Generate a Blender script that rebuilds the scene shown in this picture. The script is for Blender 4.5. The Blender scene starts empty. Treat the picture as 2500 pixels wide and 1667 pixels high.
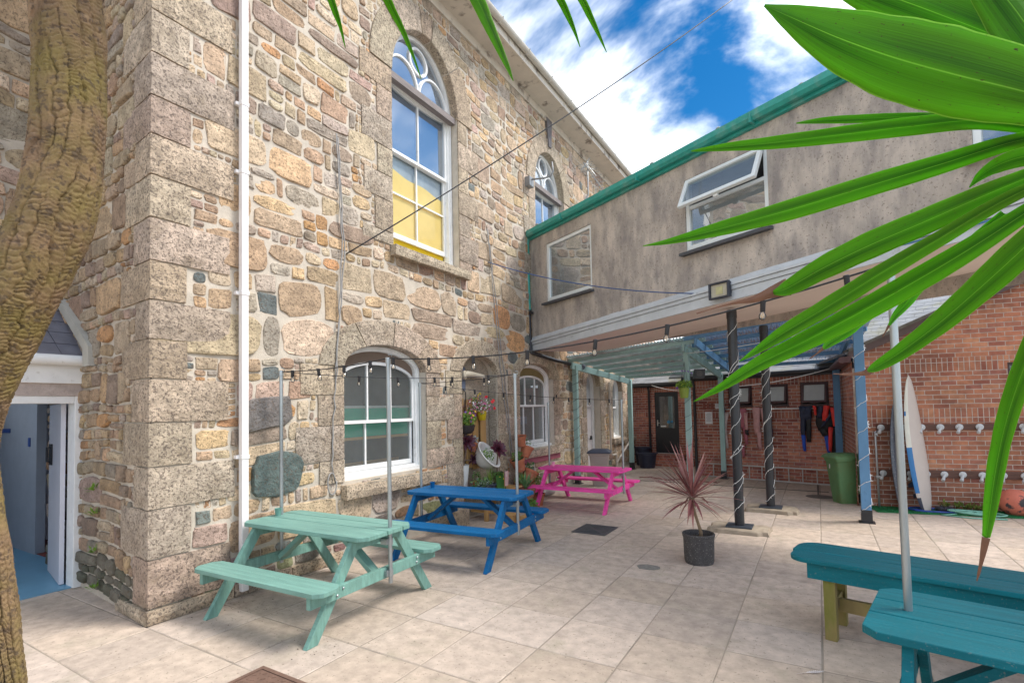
import bpy, math, random
from mathutils import Vector, Matrix, noise
from mathutils.geometry import tessellate_polygon
R=math.radians
rnd=random.Random(7)
S=bpy.context.scene
SKYZ=5.2
COL=S.collection
# ------------------------------------------------------------------ camera
H=1.8
YAW,PITCH,ROLL=0.539095951,0.0405416286,-0.0214712221
FPX,CYP=1250.05,945.26
def cam_matrix():
    cy,sy=math.cos(YAW),math.sin(YAW)
    fw=Vector((-sy*math.cos(PITCH),cy*math.cos(PITCH),math.sin(PITCH)))
    rt=Vector((cy,sy,0)); up=rt.cross(fw)
    c,s=math.cos(ROLL),math.sin(ROLL)
    r2=c*rt+s*up; u2=-s*rt+c*up
    m=Matrix.Identity(4)
    for i in range(3):
        m[i][0]=r2[i]; m[i][1]=u2[i]; m[i][2]=-fw[i]
    m[2][3]=H
    return m
cd=bpy.data.cameras.new('Camera'); cam=bpy.data.objects.new('Camera',cd); COL.objects.link(cam)
cam.matrix_world=cam_matrix()
cd.sensor_width=36; cd.lens=36*FPX/2500; cd.shift_y=(CYP-833.5)/2500
cd.clip_start=.02; cd.clip_end=3000
S.camera=cam
# ------------------------------------------------------------------ world and sun
def sl(c): return c/12.92 if c<=.04045 else ((c+.055)/1.055)**2.4
def rgb(r,g,b): return (sl(r/255),sl(g/255),sl(b/255),1)
SUN_EL,SUN_AZ=R(52),R(62)       # azimuth measured from +Y towards +X
w=bpy.data.worlds.new('World'); S.world=w; w.use_nodes=True
nt=w.node_tree; N=nt.nodes; L=nt.links; N.clear()
out=N.new('ShaderNodeOutputWorld'); bg=N.new('ShaderNodeBackground'); L.new(bg.outputs[0],out.inputs[0])
sky=N.new('ShaderNodeTexSky'); sky.sky_type='NISHITA'; sky.sun_disc=False
sky.sun_elevation=SUN_EL; sky.sun_rotation=SUN_AZ; sky.ozone_density=3; sky.dust_density=.3
bg.inputs['Strength'].default_value=.10
tc=N.new('ShaderNodeTexCoord'); sep=N.new('ShaderNodeSeparateXYZ'); L.new(tc.outputs['Generated'],sep.inputs[0])
def wm(op,a,b=None,c=None,clamp=False):
    n=N.new('ShaderNodeMath'); n.operation=op; n.use_clamp=clamp
    for i,x in enumerate((a,b,c)):
        if x is None: continue
        if isinstance(x,(int,float)): n.inputs[i].default_value=x
        else: L.new(x,n.inputs[i])
    return n.outputs[0]
dz=wm('ADD',wm('MAXIMUM',sep.outputs[2],0.0),.22)
cmb=N.new('ShaderNodeCombineXYZ'); L.new(wm('DIVIDE',sep.outputs[0],dz),cmb.inputs[0]); L.new(wm('DIVIDE',sep.outputs[1],dz),cmb.inputs[1])
cmb.inputs[2].default_value=SKYZ
n1=N.new('ShaderNodeTexNoise'); n1.inputs['Scale'].default_value=1.7; n1.inputs['Detail'].default_value=7; n1.inputs['Roughness'].default_value=.56; n1.inputs['Distortion'].default_value=.35
L.new(cmb.outputs[0],n1.inputs['Vector'])
rp=N.new('ShaderNodeValToRGB'); rp.color_ramp.elements[0].position=.41; rp.color_ramp.elements[1].position=.60; rp.color_ramp.interpolation='EASE'
L.new(n1.outputs['Fac'],rp.inputs[0])
hs=N.new('ShaderNodeHueSaturation'); hs.inputs['Saturation'].default_value=1.42; hs.inputs['Value'].default_value=.46; hs.inputs['Hue'].default_value=.498; L.new(sky.outputs[0],hs.inputs['Color'])
n2=N.new('ShaderNodeTexNoise'); n2.inputs['Scale'].default_value=3.0; n2.inputs['Detail'].default_value=6; L.new(cmb.outputs[0],n2.inputs['Vector'])
rc=N.new('ShaderNodeValToRGB'); rc.color_ramp.elements[0].position=.34; rc.color_ramp.elements[0].color=(4.0,4.4,5.0,1); rc.color_ramp.elements[1].position=.6; rc.color_ramp.elements[1].color=(8.5,8.6,8.7,1)
L.new(n2.outputs['Fac'],rc.inputs[0])
mx=N.new('ShaderNodeMix'); mx.data_type='RGBA'; L.new(rp.outputs[0],mx.inputs['Factor']); L.new(hs.outputs[0],mx.inputs[6]); L.new(rc.outputs[0],mx.inputs[7])
L.new(mx.outputs[2],bg.inputs['Color'])
sd=bpy.data.lights.new('Sun','SUN'); sun=bpy.data.objects.new('Sun',sd); COL.objects.link(sun)
sd.energy=1.25; sd.angle=R(20); sd.color=(1,.95,.88)
sdir=Vector((math.sin(SUN_AZ)*math.cos(SUN_EL),math.cos(SUN_AZ)*math.cos(SUN_EL),math.sin(SUN_EL)))
sun.rotation_euler=sdir.to_track_quat('Z','Y').to_euler(); sun.location=(6,4,12)
S.view_settings.view_transform='Standard'; S.view_settings.look='None'; S.view_settings.gamma=1
S.view_settings.exposure=1.78
S.render.engine='CYCLES'; S.cycles.max_bounces=8; S.cycles.transparent_max_bounces=16
# ------------------------------------------------------------------ materials
MATS={}
def mat(name,col,rough=.7,var=.12,scale=6,bump=.0,bscale=40,metal=0,spec=.5,attr=False,col2=None,c2scale=3,c2pos=(.5,.65),speck=None,stretch=(1,1,1),detail=6,coord='Object',brick=None,sss=0):
    if name in MATS: return MATS[name]
    m=bpy.data.materials.new(name); m.use_nodes=True; nt=m.node_tree; N=nt.nodes; L=nt.links
    b=N['Principled BSDF']; b.inputs['Roughness'].default_value=rough; b.inputs['Metallic'].default_value=metal
    b.inputs['Specular IOR Level'].default_value=spec
    t=N.new('ShaderNodeTexCoord'); mp=N.new('ShaderNodeMapping'); mp.inputs['Scale'].default_value=stretch
    L.new(t.outputs[coord],mp.inputs[0]); V=mp.outputs[0]
    def noi(sc,det=6,ro=.6):
        n=N.new('ShaderNodeTexNoise'); n.inputs['Scale'].default_value=sc; n.inputs['Detail'].default_value=det; n.inputs['Roughness'].default_value=ro
        L.new(V,n.inputs['Vector']); return n.outputs['Fac']
    def mixc(f,a,bb,mode='MIX'):
        x=N.new('ShaderNodeMix'); x.data_type='RGBA'; x.blend_type=mode
        for i,s in ((0,f),(6,a),(7,bb)):
            if isinstance(s,(int,float)): x.inputs[i].default_value=s
            elif isinstance(s,tuple): x.inputs[i].default_value=s
            else: L.new(s,x.inputs[i])
        return x.outputs[2]
    def ramp(f,p0,p1,c0=(0,0,0,1),c1=(1,1,1,1)):
        r=N.new('ShaderNodeValToRGB'); e=r.color_ramp.elements; e[0].position=p0;e[1].position=p1;e[0].color=c0;e[1].color=c1
        L.new(f,r.inputs[0]); return r.outputs[0]
    if attr:
        a=N.new('ShaderNodeAttribute'); a.attribute_name='col'; base=a.outputs['Color']
    else: base=tuple(col)
    bumpf=None
    if brick:
        u=N.new('ShaderNodeUVMap'); u.uv_map='UVMap'
        def bt(rot):
            br=N.new('ShaderNodeTexBrick'); br.inputs['Scale'].default_value=1; br.offset=.5 if not rot else 0
            br.inputs['Brick Width'].default_value=.225; br.inputs['Row Height'].default_value=.075 if not rot else .075
            br.inputs['Mortar Size'].default_value=.006; br.inputs['Mortar Smooth'].default_value=.3
            br.inputs['Color1'].default_value=(0,0,0,1); br.inputs['Color2'].default_value=(1,1,1,1); br.inputs['Mortar'].default_value=(.5,.5,.5,1)
            mm=N.new('ShaderNodeMapping'); L.new(u.outputs[0],mm.inputs[0])
            if rot: mm.inputs['Rotation'].default_value=(0,0,R(90)); mm.inputs['Location'].default_value=(brick[2],0,0)
            else: mm.inputs['Location'].default_value=(0,0,0)
            L.new(mm.outputs[0],br.inputs['Vector']); return br
        A=bt(0); Bk=bt(1)
        sp=N.new('ShaderNodeSeparateXYZ'); L.new(u.outputs[0],sp.inputs[0])
        msk=None
        for lo,hi in brick[1]:
            g=N.new('ShaderNodeMath'); g.operation='COMPARE'; L.new(sp.outputs[1],g.inputs[0]); g.inputs[1].default_value=(lo+hi)/2; g.inputs[2].default_value=(hi-lo)/2
            if msk is None: msk=g.outputs[0]
            else:
                h=N.new('ShaderNodeMath'); h.operation='MAXIMUM'; L.new(msk,h.inputs[0]); L.new(g.outputs[0],h.inputs[1]); msk=h.outputs[0]
        tone=mixc(msk,A.outputs['Color'],Bk.outputs['Color']); mort=mixc(msk,A.outputs['Fac'],Bk.outputs['Fac'])
        r=N.new('ShaderNodeValToRGB'); cr=r.color_ramp; cs=brick[0]
        cr.elements[0].position=0; cr.elements[0].color=cs[0]; cr.elements[1].position=1; cr.elements[1].color=cs[-1]
        for i,c in enumerate(cs[1:-1]):
            e=cr.elements.new((i+1)/(len(cs)-1)); e.color=c
        L.new(tone,r.inputs[0]); br_c=r.outputs[0]
        big=ramp(noi(.9,4),.4,.62,(.62,.6,.62,1),(1.12,1.1,1.08,1)); br_c=mixc(1.0,br_c,big,'MULTIPLY')
        base=mixc(mort,br_c,(.50,.44,.39,1)); bumpf=mort
    c=base
    if var:
        c=mixc(1.0,c,ramp(noi(scale,detail),.28,.72,(1-var,1-var,1-var,1),(1+var,1+var,1+var,1)),'MULTIPLY')
    if col2: c=mixc(ramp(noi(c2scale,5,.65),c2pos[0],c2pos[1]),c,tuple(col2))
    if speck:  # (scale, dark colour, amount 0..1, light)
        v=N.new('ShaderNodeTexNoise'); v.inputs['Scale'].default_value=speck[0]; v.inputs['Detail'].default_value=2; v.inputs['Roughness'].default_value=.8; L.new(t.outputs[coord],v.inputs['Vector'])
        c=mixc(ramp(v.outputs['Fac'],speck[2],speck[2]+.07,(speck[3],)*3+(1,),(0,0,0,1)),c,tuple(speck[1]))
    if isinstance(c,tuple): b.inputs['Base Color'].default_value=c
    else: L.new(c,b.inputs['Base Color'])
    if bump or bumpf is not None:
        bn=N.new('ShaderNodeBump'); bn.inputs['Strength'].default_value=1; bn.inputs['Distance'].default_value=max(bump,.002)
        if bumpf is not None:
            iv=N.new('ShaderNodeMath'); iv.operation='SUBTRACT'; L.new(noi(bscale,4),iv.inputs[0]); L.new(bumpf,iv.inputs[1]); L.new(iv.outputs[0],bn.inputs['Height'])
        else: L.new(noi(bscale,5,.7),bn.inputs['Height'])
        L.new(bn.outputs[0],b.inputs['Normal'])
    MATS[name]=m; return m
def glass(name,tint=(.9,.95,.95,1),refl=.12,rough=.02,bump=0,bscale=60,diff=0,dcol=(.5,.5,.5,1),ior=1.5):
    m=bpy.data.materials.new(name); m.use_nodes=True; nt=m.node_tree; N=nt.nodes; L=nt.links; N.clear()
    o=N.new('ShaderNodeOutputMaterial'); tr=N.new('ShaderNodeBsdfTransparent'); tr.inputs[0].default_value=tint
    g=N.new('ShaderNodeBsdfGlossy'); g.inputs['Roughness'].default_value=rough; g.inputs['Color'].default_value=(.95,.97,1,1)
    f=N.new('ShaderNodeFresnel'); f.inputs[0].default_value=ior
    a=N.new('ShaderNodeMath'); a.operation='ADD'; a.use_clamp=True; L.new(f.outputs[0],a.inputs[0]); a.inputs[1].default_value=refl
    x=N.new('ShaderNodeMixShader'); L.new(a.outputs[0],x.inputs[0]); L.new(g.outputs[0],x.inputs[2])
    if diff:
        d=N.new('ShaderNodeBsdfDiffuse'); d.inputs[0].default_value=dcol; y=N.new('ShaderNodeMixShader'); y.inputs[0].default_value=diff; L.new(tr.outputs[0],y.inputs[1]); L.new(d.outputs[0],y.inputs[2]); L.new(y.outputs[0],x.inputs[1])
    else: L.new(tr.outputs[0],x.inputs[1])
    if bump:
        t=N.new('ShaderNodeTexCoord'); n=N.new('ShaderNodeTexNoise'); n.inputs['Scale'].default_value=bscale; L.new(t.outputs['Object'],n.inputs['Vector'])
        b=N.new('ShaderNodeBump'); b.inputs['Distance'].default_value=bump; L.new(n.outputs[0],b.inputs['Height']); L.new(b.outputs[0],g.inputs['Normal'])
    L.new(x.outputs[0],o.inputs[0]); MATS[name]=m; return m
# ------------------------------------------------------------------ mesh builder
class Fr:
    def __init__(s,o,u,n=None):
        s.o=Vector(o); s.u=Vector(u).normalized(); s.n=Vector(n) if n else Vector((s.u.y,-s.u.x,0)); s.z=Vector((0,0,1))
    def __call__(s,a,z,d=0): return s.o+s.u*a+s.n*d+s.z*z
class MB:
    def __init__(s): s.v=[];s.f=[];s.mi=[];s.c={};s.fr=None
    def add(s,vs,fs,mi=0,col=None):
        b=len(s.v); s.v+= [Vector(x) for x in vs]; s.f+=[tuple(b+i for i in f) for f in fs]; s.mi+=[mi]*len(fs)
        if col is not None:
            for i in range(b,len(s.v)): s.c[i]=col
        return s
    def obox(s,o,a,b,c,mi=0,col=None):
        o,a,b,c=Vector(o),Vector(a),Vector(b),Vector(c)
        if a.cross(b).dot(c)<0: a,b=b,a
        v=[o,o+a,o+a+b,o+b,o+c,o+a+c,o+a+b+c,o+b+c]
        return s.add(v,[(3,2,1,0),(4,5,6,7),(0,1,5,4),(1,2,6,5),(2,3,7,6),(3,0,4,7)],mi,col)
    def box(s,x0,x1,y0,y1,z0,z1,mi=0,col=None): return s.obox((x0,y0,z0),(x1-x0,0,0),(0,y1-y0,0),(0,0,z1-z0),mi,col)
    def fbox(s,F,a0,a1,z0,z1,d0,d1,mi=0,col=None): return s.obox(F(a0,z0,d0),F.u*(a1-a0),F.n*(d1-d0),Vector((0,0,z1-z0)),mi,col)
    def bar(s,p,q,w,h,up=(0,0,1),mi=0,col=None):
        p,q=Vector(p),Vector(q); d=(q-p); x=d.cross(Vector(up)).normalized(); y=x.cross(d).normalized()
        return s.obox(p-x*w/2-y*h/2,x*w,y*h,d,mi,col)
    def tube(s,pts,r,n=8,mi=0,caps=True,col=None):
        pts=[Vector(p) for p in pts]; k=len(pts); rs=r if isinstance(r,(list,tuple)) else [r]*k
        t0=(pts[1]-pts[0]).normalized(); x=t0.orthogonal().normalized(); vs=[];fs=[]
        for i in range(k):
            t=(pts[min(i+1,k-1)]-pts[max(i-1,0)]).normalized()
            x=(x-t*x.dot(t)).normalized(); y=t.cross(x)
            for j in range(n):
                a=2*math.pi*j/n; vs.append(pts[i]+(x*math.cos(a)+y*math.sin(a))*rs[i])
        for i in range(k-1):
            for j in range(n): fs.append((i*n+j,i*n+(j+1)%n,(i+1)*n+(j+1)%n,(i+1)*n+j))
        if caps: fs.append(tuple(range(n-1,-1,-1))); fs.append(tuple((k-1)*n+j for j in range(n)))
        return s.add(vs,fs,mi,col)
    def lathe(s,prof,c=(0,0,0),n=24,mi=0,axis=None,sx=1,sy=1):
        c=Vector(c); vs=[];fs=[];k=len(prof)
        q=Vector((0,0,1)).rotation_difference(Vector(axis).normalized()) if axis else None
        for r,z in prof:
            for j in range(n):
                a=2*math.pi*j/n; p=Vector((r*math.cos(a)*sx,r*math.sin(a)*sy,z))
                vs.append(c+(q@p if q else p))
        for i in range(k-1):
            for j in range(n): fs.append((i*n+j,i*n+(j+1)%n,(i+1)*n+(j+1)%n,(i+1)*n+j))
        if prof[0][0]>1e-4: fs.append(tuple(range(n-1,-1,-1)))
        if prof[-1][0]>1e-4: fs.append(tuple((k-1)*n+j for j in range(n)))
        return s.add(vs,fs,mi)
    def prism(s,pts,off,mi=0,col=None):   # pts: 3D planar polygon, off: extrusion vector
        pts=[Vector(p) for p in pts]; off=Vector(off); n=len(pts)
        nn=Vector((0,0,0))
        for i in range(n): nn+=pts[i].cross(pts[(i+1)%n])
        if nn.dot(off)<0: pts=pts[::-1]
        return s.add(pts+[p+off for p in pts],[tuple(range(n-1,-1,-1)),tuple(range(n,2*n))]+[(i,(i+1)%n,n+(i+1)%n,n+i) for i in range(n)],mi,col)
    def holed(s,F,outer,holes,depth,mi=0,d=0,reveal=None,col=None):
        loops=[[Vector((a,z,0)) for a,z in outer]]+[[Vector((a,z,0)) for a,z in h] for h in holes]
        flat=[p for l in loops for p in l]; tri=tessellate_polygon(loops)
        vs=[F(p.x,p.y,d) for p in flat]; fs=[]
        for t in tri:
            a,b,c=[vs[i] for i in t]
            fs.append(tuple(t) if (b-a).cross(c-a).dot(F.n)>0 else tuple(t[::-1]))
        s.add(vs,fs,mi,col)
        for h in holes:
            k=len(h); s.add([F(a,z,d) for a,z in h]+[F(a,z,d-depth) for a,z in h],[(i,k+i,k+(i+1)%k,(i+1)%k) for i in range(k)],mi if reveal is None else reveal,col)
        return s
    def ring(s,F,o,i,d0,d1,mi=0,col=None):
        n=len(o); v=[F(a,z,d1) for a,z in o]+[F(a,z,d1) for a,z in i]+[F(a,z,d0) for a,z in o]+[F(a,z,d0) for a,z in i]
        f=[]
        for k in range(n):
            j=(k+1)%n; f+=[(k,j,n+j,n+k),(2*n+k,2*n+j,j,k)[::1],(n+k,n+j,3*n+j,3*n+k),(3*n+k,3*n+j,2*n+j,2*n+k)]
        return s.add(v,f,mi,col)
    def poly(s,F,p,d,mi=0): return s.add([F(a,z,d) for a,z in p],[tuple(range(len(p)))],mi)
    def build(s,name,mats,parent=None,smooth=False,bevel=0,uv=None,auto=None):
        me=bpy.data.meshes.new(name); me.from_pydata([tuple(v) for v in s.v],[],s.f)
        ms=mats if isinstance(mats,(list,tuple)) else [mats]
        for m in ms: me.materials.append(m)
        me.polygons.foreach_set('material_index',s.mi)
        if s.c:
            a=me.color_attributes.new('col','FLOAT_COLOR','POINT'); buf=[]
            for i in range(len(s.v)): buf+=list(s.c.get(i,(.4,.35,.3)))[:3]+[1]
            a.data.foreach_set('color',buf)
        if uv:
            l=me.uv_layers.new(name='UVMap'); F=uv
            for lp in me.loops:
                p=me.vertices[lp.vertex_index].co-F.o; l.data[lp.index].uv=(p.dot(F.u)+p.dot(F.n),p.z)
        if smooth: me.polygons.foreach_set('use_smooth',[True]*len(me.polygons))
        me.update()
        o=bpy.data.objects.new(name,me); COL.objects.link(o)
        if parent: o.parent=parent; 
        if auto:
            me.polygons.foreach_set('use_smooth',[True]*len(me.polygons))
            try: me.set_sharp_from_angle(angle=R(auto))
            except Exception: pass
        if bevel:
            b=o.modifiers.new('Bevel','BEVEL'); b.width=bevel; b.segments=2; b.limit_method='ANGLE'; b.angle_limit=R(40)
        return o
def tag(o,label=None,cat=None,group=None,kind=None):
    if label: o['label']=label
    if cat: o['category']=cat
    if group: o['group']=group
    if kind: o['kind']=kind
    return o
def thing(name,label,cat,loc=(0,0,0),rz=0,group=None,sc=1):
    o=bpy.data.objects.new(name,None); COL.objects.link(o); o.location=loc; o.rotation_euler=(0,0,rz); o.scale=(sc,sc,sc)
    o.empty_display_size=.2
    return tag(o,label,cat,group)
def dup(root,loc,rz=0,label=None,sc=None,group=None):
    r=root.copy(); COL.objects.link(r); r.location=loc; r.rotation_euler=(root.rotation_euler[0],root.rotation_euler[1],rz)
    if sc: r.scale=(sc,sc,sc) if isinstance(sc,(int,float)) else sc
    if label: r['label']=label
    if group: r['group']=group
    for ch in list(root.children):
        c=ch.copy(); COL.objects.link(c); c.parent=r
        for g in list(ch.children):
            d=g.copy(); COL.objects.link(d); d.parent=c
    return r
def arch(a0,a1,z0,zs,zc,n=18,p=2.0):
    pts=[(a0,z0),(a1,z0)]; ca=(a0+a1)/2; ra=(a1-a0)/2
    for i in range(n+1):
        t=math.pi*i/n; c,s_=math.cos(t),math.sin(t)
        pts.append((ca+ra*math.copysign(abs(c)**(2/p),c),zs+(zc-zs)*abs(s_)**(2/p)))
    return pts
def inpoly(x,y,P):
    c=False; n=len(P); j=n-1
    for i in range(n):
        if (P[i][1]>y)!=(P[j][1]>y) and x<(P[j][0]-P[i][0])*(y-P[i][1])/(P[j][1]-P[i][1])+P[i][0]: c=not c
        j=i
    return c
def lerp(a,b,t): return a+(b-a)*t
# ------------------------------------------------------------------ shared materials
WHITE=mat('white_paint',rgb(232,232,230),.45,.06,8,.0015,60,col2=rgb(190,186,178),c2scale=14,c2pos=(.62,.8))
STONE=mat('rubble_stone',(.4,.3,.2,1),.92,.36,8,.026,28,attr=True,speck=(36,(.13,.09,.06,1),.385,.65),col2=None,detail=8)
GRAN=mat('granite',(.4,.3,.2,1),.92,.38,9,.032,30,attr=True,speck=(40,(.13,.10,.08,1),.41,.75),detail=10,col2=(.33,.255,.18,1),c2scale=3.5,c2pos=(.50,.74))
MORTAR=mat('lime_mortar',(.55,.485,.40,1),.95,.16,6,.006,50)
DARKROOM=mat('dark_room',(.05,.055,.06,1),.9,.3,2)
LEAD=mat('grey_slate_roof',(.13,.135,.15,1),.6,.2,6,.004,20)
CREAM=mat('peeling_cream_paint',(.62,.56,.48,1),.7,.08,4,.003,25,col2=(.22,.18,.15,1),c2scale=3.2,c2pos=(.56,.66))
GLASS=glass('window_glass',(.85,.9,.92,1),.22,.02,diff=.15,dcol=(.4,.42,.43,1))  # small grey diffuse share lightens the unlit rooms behind
GLASS_BLUE=glass('painted_sky_glass',(.6,.7,.8,1),.34,.05,diff=.45,dcol=(.24,.34,.44,1))  # blue diffuse share stands in for the reflected sky
OBSC=glass('obscure_glass',(.95,.97,.96,1),.06,.16,.004,70,diff=.16,dcol=(.40,.44,.43,1))
BLACKP=mat('black_paint',(.022,.023,.027,1),.38,.15,10,.001,60)
TEALG=mat('teal_gutter_paint',(.025,.30,.25,1),.45,.15,7,.002,30,col2=(.10,.32,.27,1),c2scale=5)
# ------------------------------------------------------------------ ground
GR=mat('earth',(.33,.30,.25,1),.95,.12,3,.004,30)
g=MB(); g.add([(-600,-600,-.012),(600,-600,-.012),(600,600,-.012),(-600,600,-.012)],[(0,1,2,3)])
tag(g.build('ground',GR),kind='structure')
SLAB=mat('paving_slab',(.4,.3,.2,1),.88,.24,9,.005,30,attr=True,speck=(30,(.19,.16,.12,1),.305,.75),detail=10,col2=(.34,.30,.22,1),c2scale=2.4,c2pos=(.56,.84))
JOINT=mat('joint_mortar',(.30,.255,.205,1),.95,.3,2.5,.003,40)
g=MB(); g.box(-7.6,8.5,-4.2,19,-.10,-.004); tag(g.build('paving_joints',JOINT),kind='structure')
g=MB(); pr=random.Random(3)
k0=int((-7.0+.66)/.61)-1
for i in range(k0,15):
    for j in range(-11,28):
        x0=-.66+i*.61; y0=2.81+j*.622-1.24
        x1,y1=x0+.61,y0+.622
        if x0>8 or y1>18.6: continue
        if y0>2.3 and x1<-5.3: continue
        gp=pr.uniform(.003,.0075); e=.006; b=pr.uniform(.88,1.07); hu=pr.uniform(-.02,.02)
        c=(.475*b+hu*.3,.388*b,.318*b-hu*.5)
        z=[pr.uniform(-.002,.003) for _ in range(4)]
        P=[(x0+gp,y0+gp),(x1-gp,y0+gp),(x1-gp,y1-gp),(x0+gp,y1-gp)]; Q=[(x0+gp+e,y0+gp+e),(x1-gp-e,y0+gp+e),(x1-gp-e,y1-gp-e),(x0+gp+e,y1-gp-e)]
        g.add([(p[0],p[1],-.012) for p in P]+[(p[0],p[1],z[q]-.004) for q,p in enumerate(P)]+[(p[0],p[1],z[q]) for q,p in enumerate(Q)],
              [(0,1,5,4),(1,2,6,5),(2,3,7,6),(3,0,4,7),(4,5,9,8),(5,6,10,9),(6,7,11,10),(7,4,8,11),(8,9,10,11)],0,c)
tag(g.build('paving',SLAB),kind='structure')
# specks of grit and leaf litter
g=MB(); dr=random.Random(11)
def litter(x,y,s,z=.002):
    a=dr.uniform(0,6.28); n=dr.choice((3,4,5)); g.add([(x+math.cos(a+k*6.28/n)*s*dr.uniform(.5,1),y+math.sin(a+k*6.28/n)*s*dr.uniform(.35,.8),z+dr.uniform(0,s*.35)) for k in range(n)],[tuple(range(n))])
for _ in range(900):
    litter(dr.uniform(-6,3),dr.uniform(.6,9.5),dr.uniform(.002,.006))
for _ in range(420):
    litter(-4.95+abs(dr.gauss(0,.22)),dr.uniform(2.4,11),dr.uniform(.004,.013))
for cx,cy in ((-3.4,2.7),(-3.35,4.1),(-3.3,4.9),(-3.2,6.15),(-4.6,2.9),(-2.6,7.6),(-1.3,5.6),(-2.3,6.2),(-4.2,7.4)):
    for _ in range(40): litter(cx+dr.gauss(0,.16),cy+dr.gauss(0,.14),dr.uniform(.003,.010))
tag(g.build('grit_and_leaf_litter',mat('litter',(.045,.035,.025,1),.9,.4,30)),'dark grit and leaf crumbs scattered over the paving','litter',kind='stuff')
# ------------------------------------------------------------------ stone building
PAL=[((.51,.41,.30),6),((.48,.365,.26),5),((.53,.39,.26),4),((.44,.32,.235),3),((.43,.37,.31),4),((.57,.47,.36),5),((.50,.31,.18),1),((.36,.28,.225),2),((.46,.35,.29),2),((.17,.19,.18),.3)]
def pick(r):
    t=r.uniform(0,sum(w for _,w in PAL))
    for c,w_ in PAL:
        t-=w_
        if t<0: break
    k=r.uniform(.82,1.2); g=sum(c)/3; return tuple(max(.02,min(.8,(g+(x-g)*1.22)*k*r.uniform(.96,1.04))) for x in c)
def warp(a,z):
    q=Vector((a*.9,z*1.1,3.3)); q2=Vector((a*2.6,z*2.9,9.1))
    return (a+.06*noise.noise(q)+.022*noise.noise(q2), z+.075*noise.noise(q+Vector((7,3,1)))+.022*noise.noise(q2+Vector((5,5,5))))
def stone(mb,F,a0,a1,z0,z1,r,col=None,dep=.022,gap=.011,d0=0,mi=0):
    w_,h=a1-a0,z1-z0; n=18; ca,cz=(a0+a1)/2,(z0+z1)/2; p=r.choice((2.6,3.2,4.5,6,9,14)); gp=gap*r.uniform(.5,1.9)
    ra,rz=max(w_/2-gp,.01),max(h/2-gp,.01); ks=[1+r.uniform(-.075,.04) for _ in range(n)]
    sk=r.uniform(-.22,.22)
    ring=[]
    for i in range(n):
        t=2*math.pi*i/n+.17; c,s_=math.cos(t),math.sin(t); e=2/p
        x=ra*math.copysign(abs(c)**e,c)*ks[i]; y=rz*math.copysign(abs(s_)**e,s_)*ks[i]
        ring.append((x,y+sk*x*.35*min(1,h/w_)))
    ti=r.uniform(-.05,.05); tj=r.uniform(-.07,.07); dd=dep*r.uniform(.55,1.25); vs=[]; base=-.012
    e1=min(.007,ra*.3,rz*.3); 
    for k,(sx,dz) in enumerate(((0,base),(0,dd*.62),(e1,dd*.93),(e1*3.5,dd))):
        fx=1-sx/ra; fz=1-sx/rz
        for (x,y) in ring:
            X,Z=x*max(fx,.3),y*max(fz,.3); A,B=warp(ca+X,cz+Z)
            dj=0 if k==0 else ti*X+tj*Z+ (.011*noise.noise(Vector((A*13,B*13,k*.3))) if k>1 else 0)
            vs.append(F(A,B,d0+dz+dj))
    A,B=warp(ca,cz); vs.append(F(A,B,d0+dd*1.12))
    fs=[]
    for k in range(3):
        for i in range(n): j=(i+1)%n; fs.append((k*n+i,k*n+j,(k+1)*n+j,(k+1)*n+i))
    for i in range(n): fs.append((3*n+i,3*n+(i+1)%n,4*n))
    if (F.u.cross(F.z)).dot(F.n)<0: fs=[f[::-1] for f in fs]
    mb.add(vs,fs,mi,col or pick(r))
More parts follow.
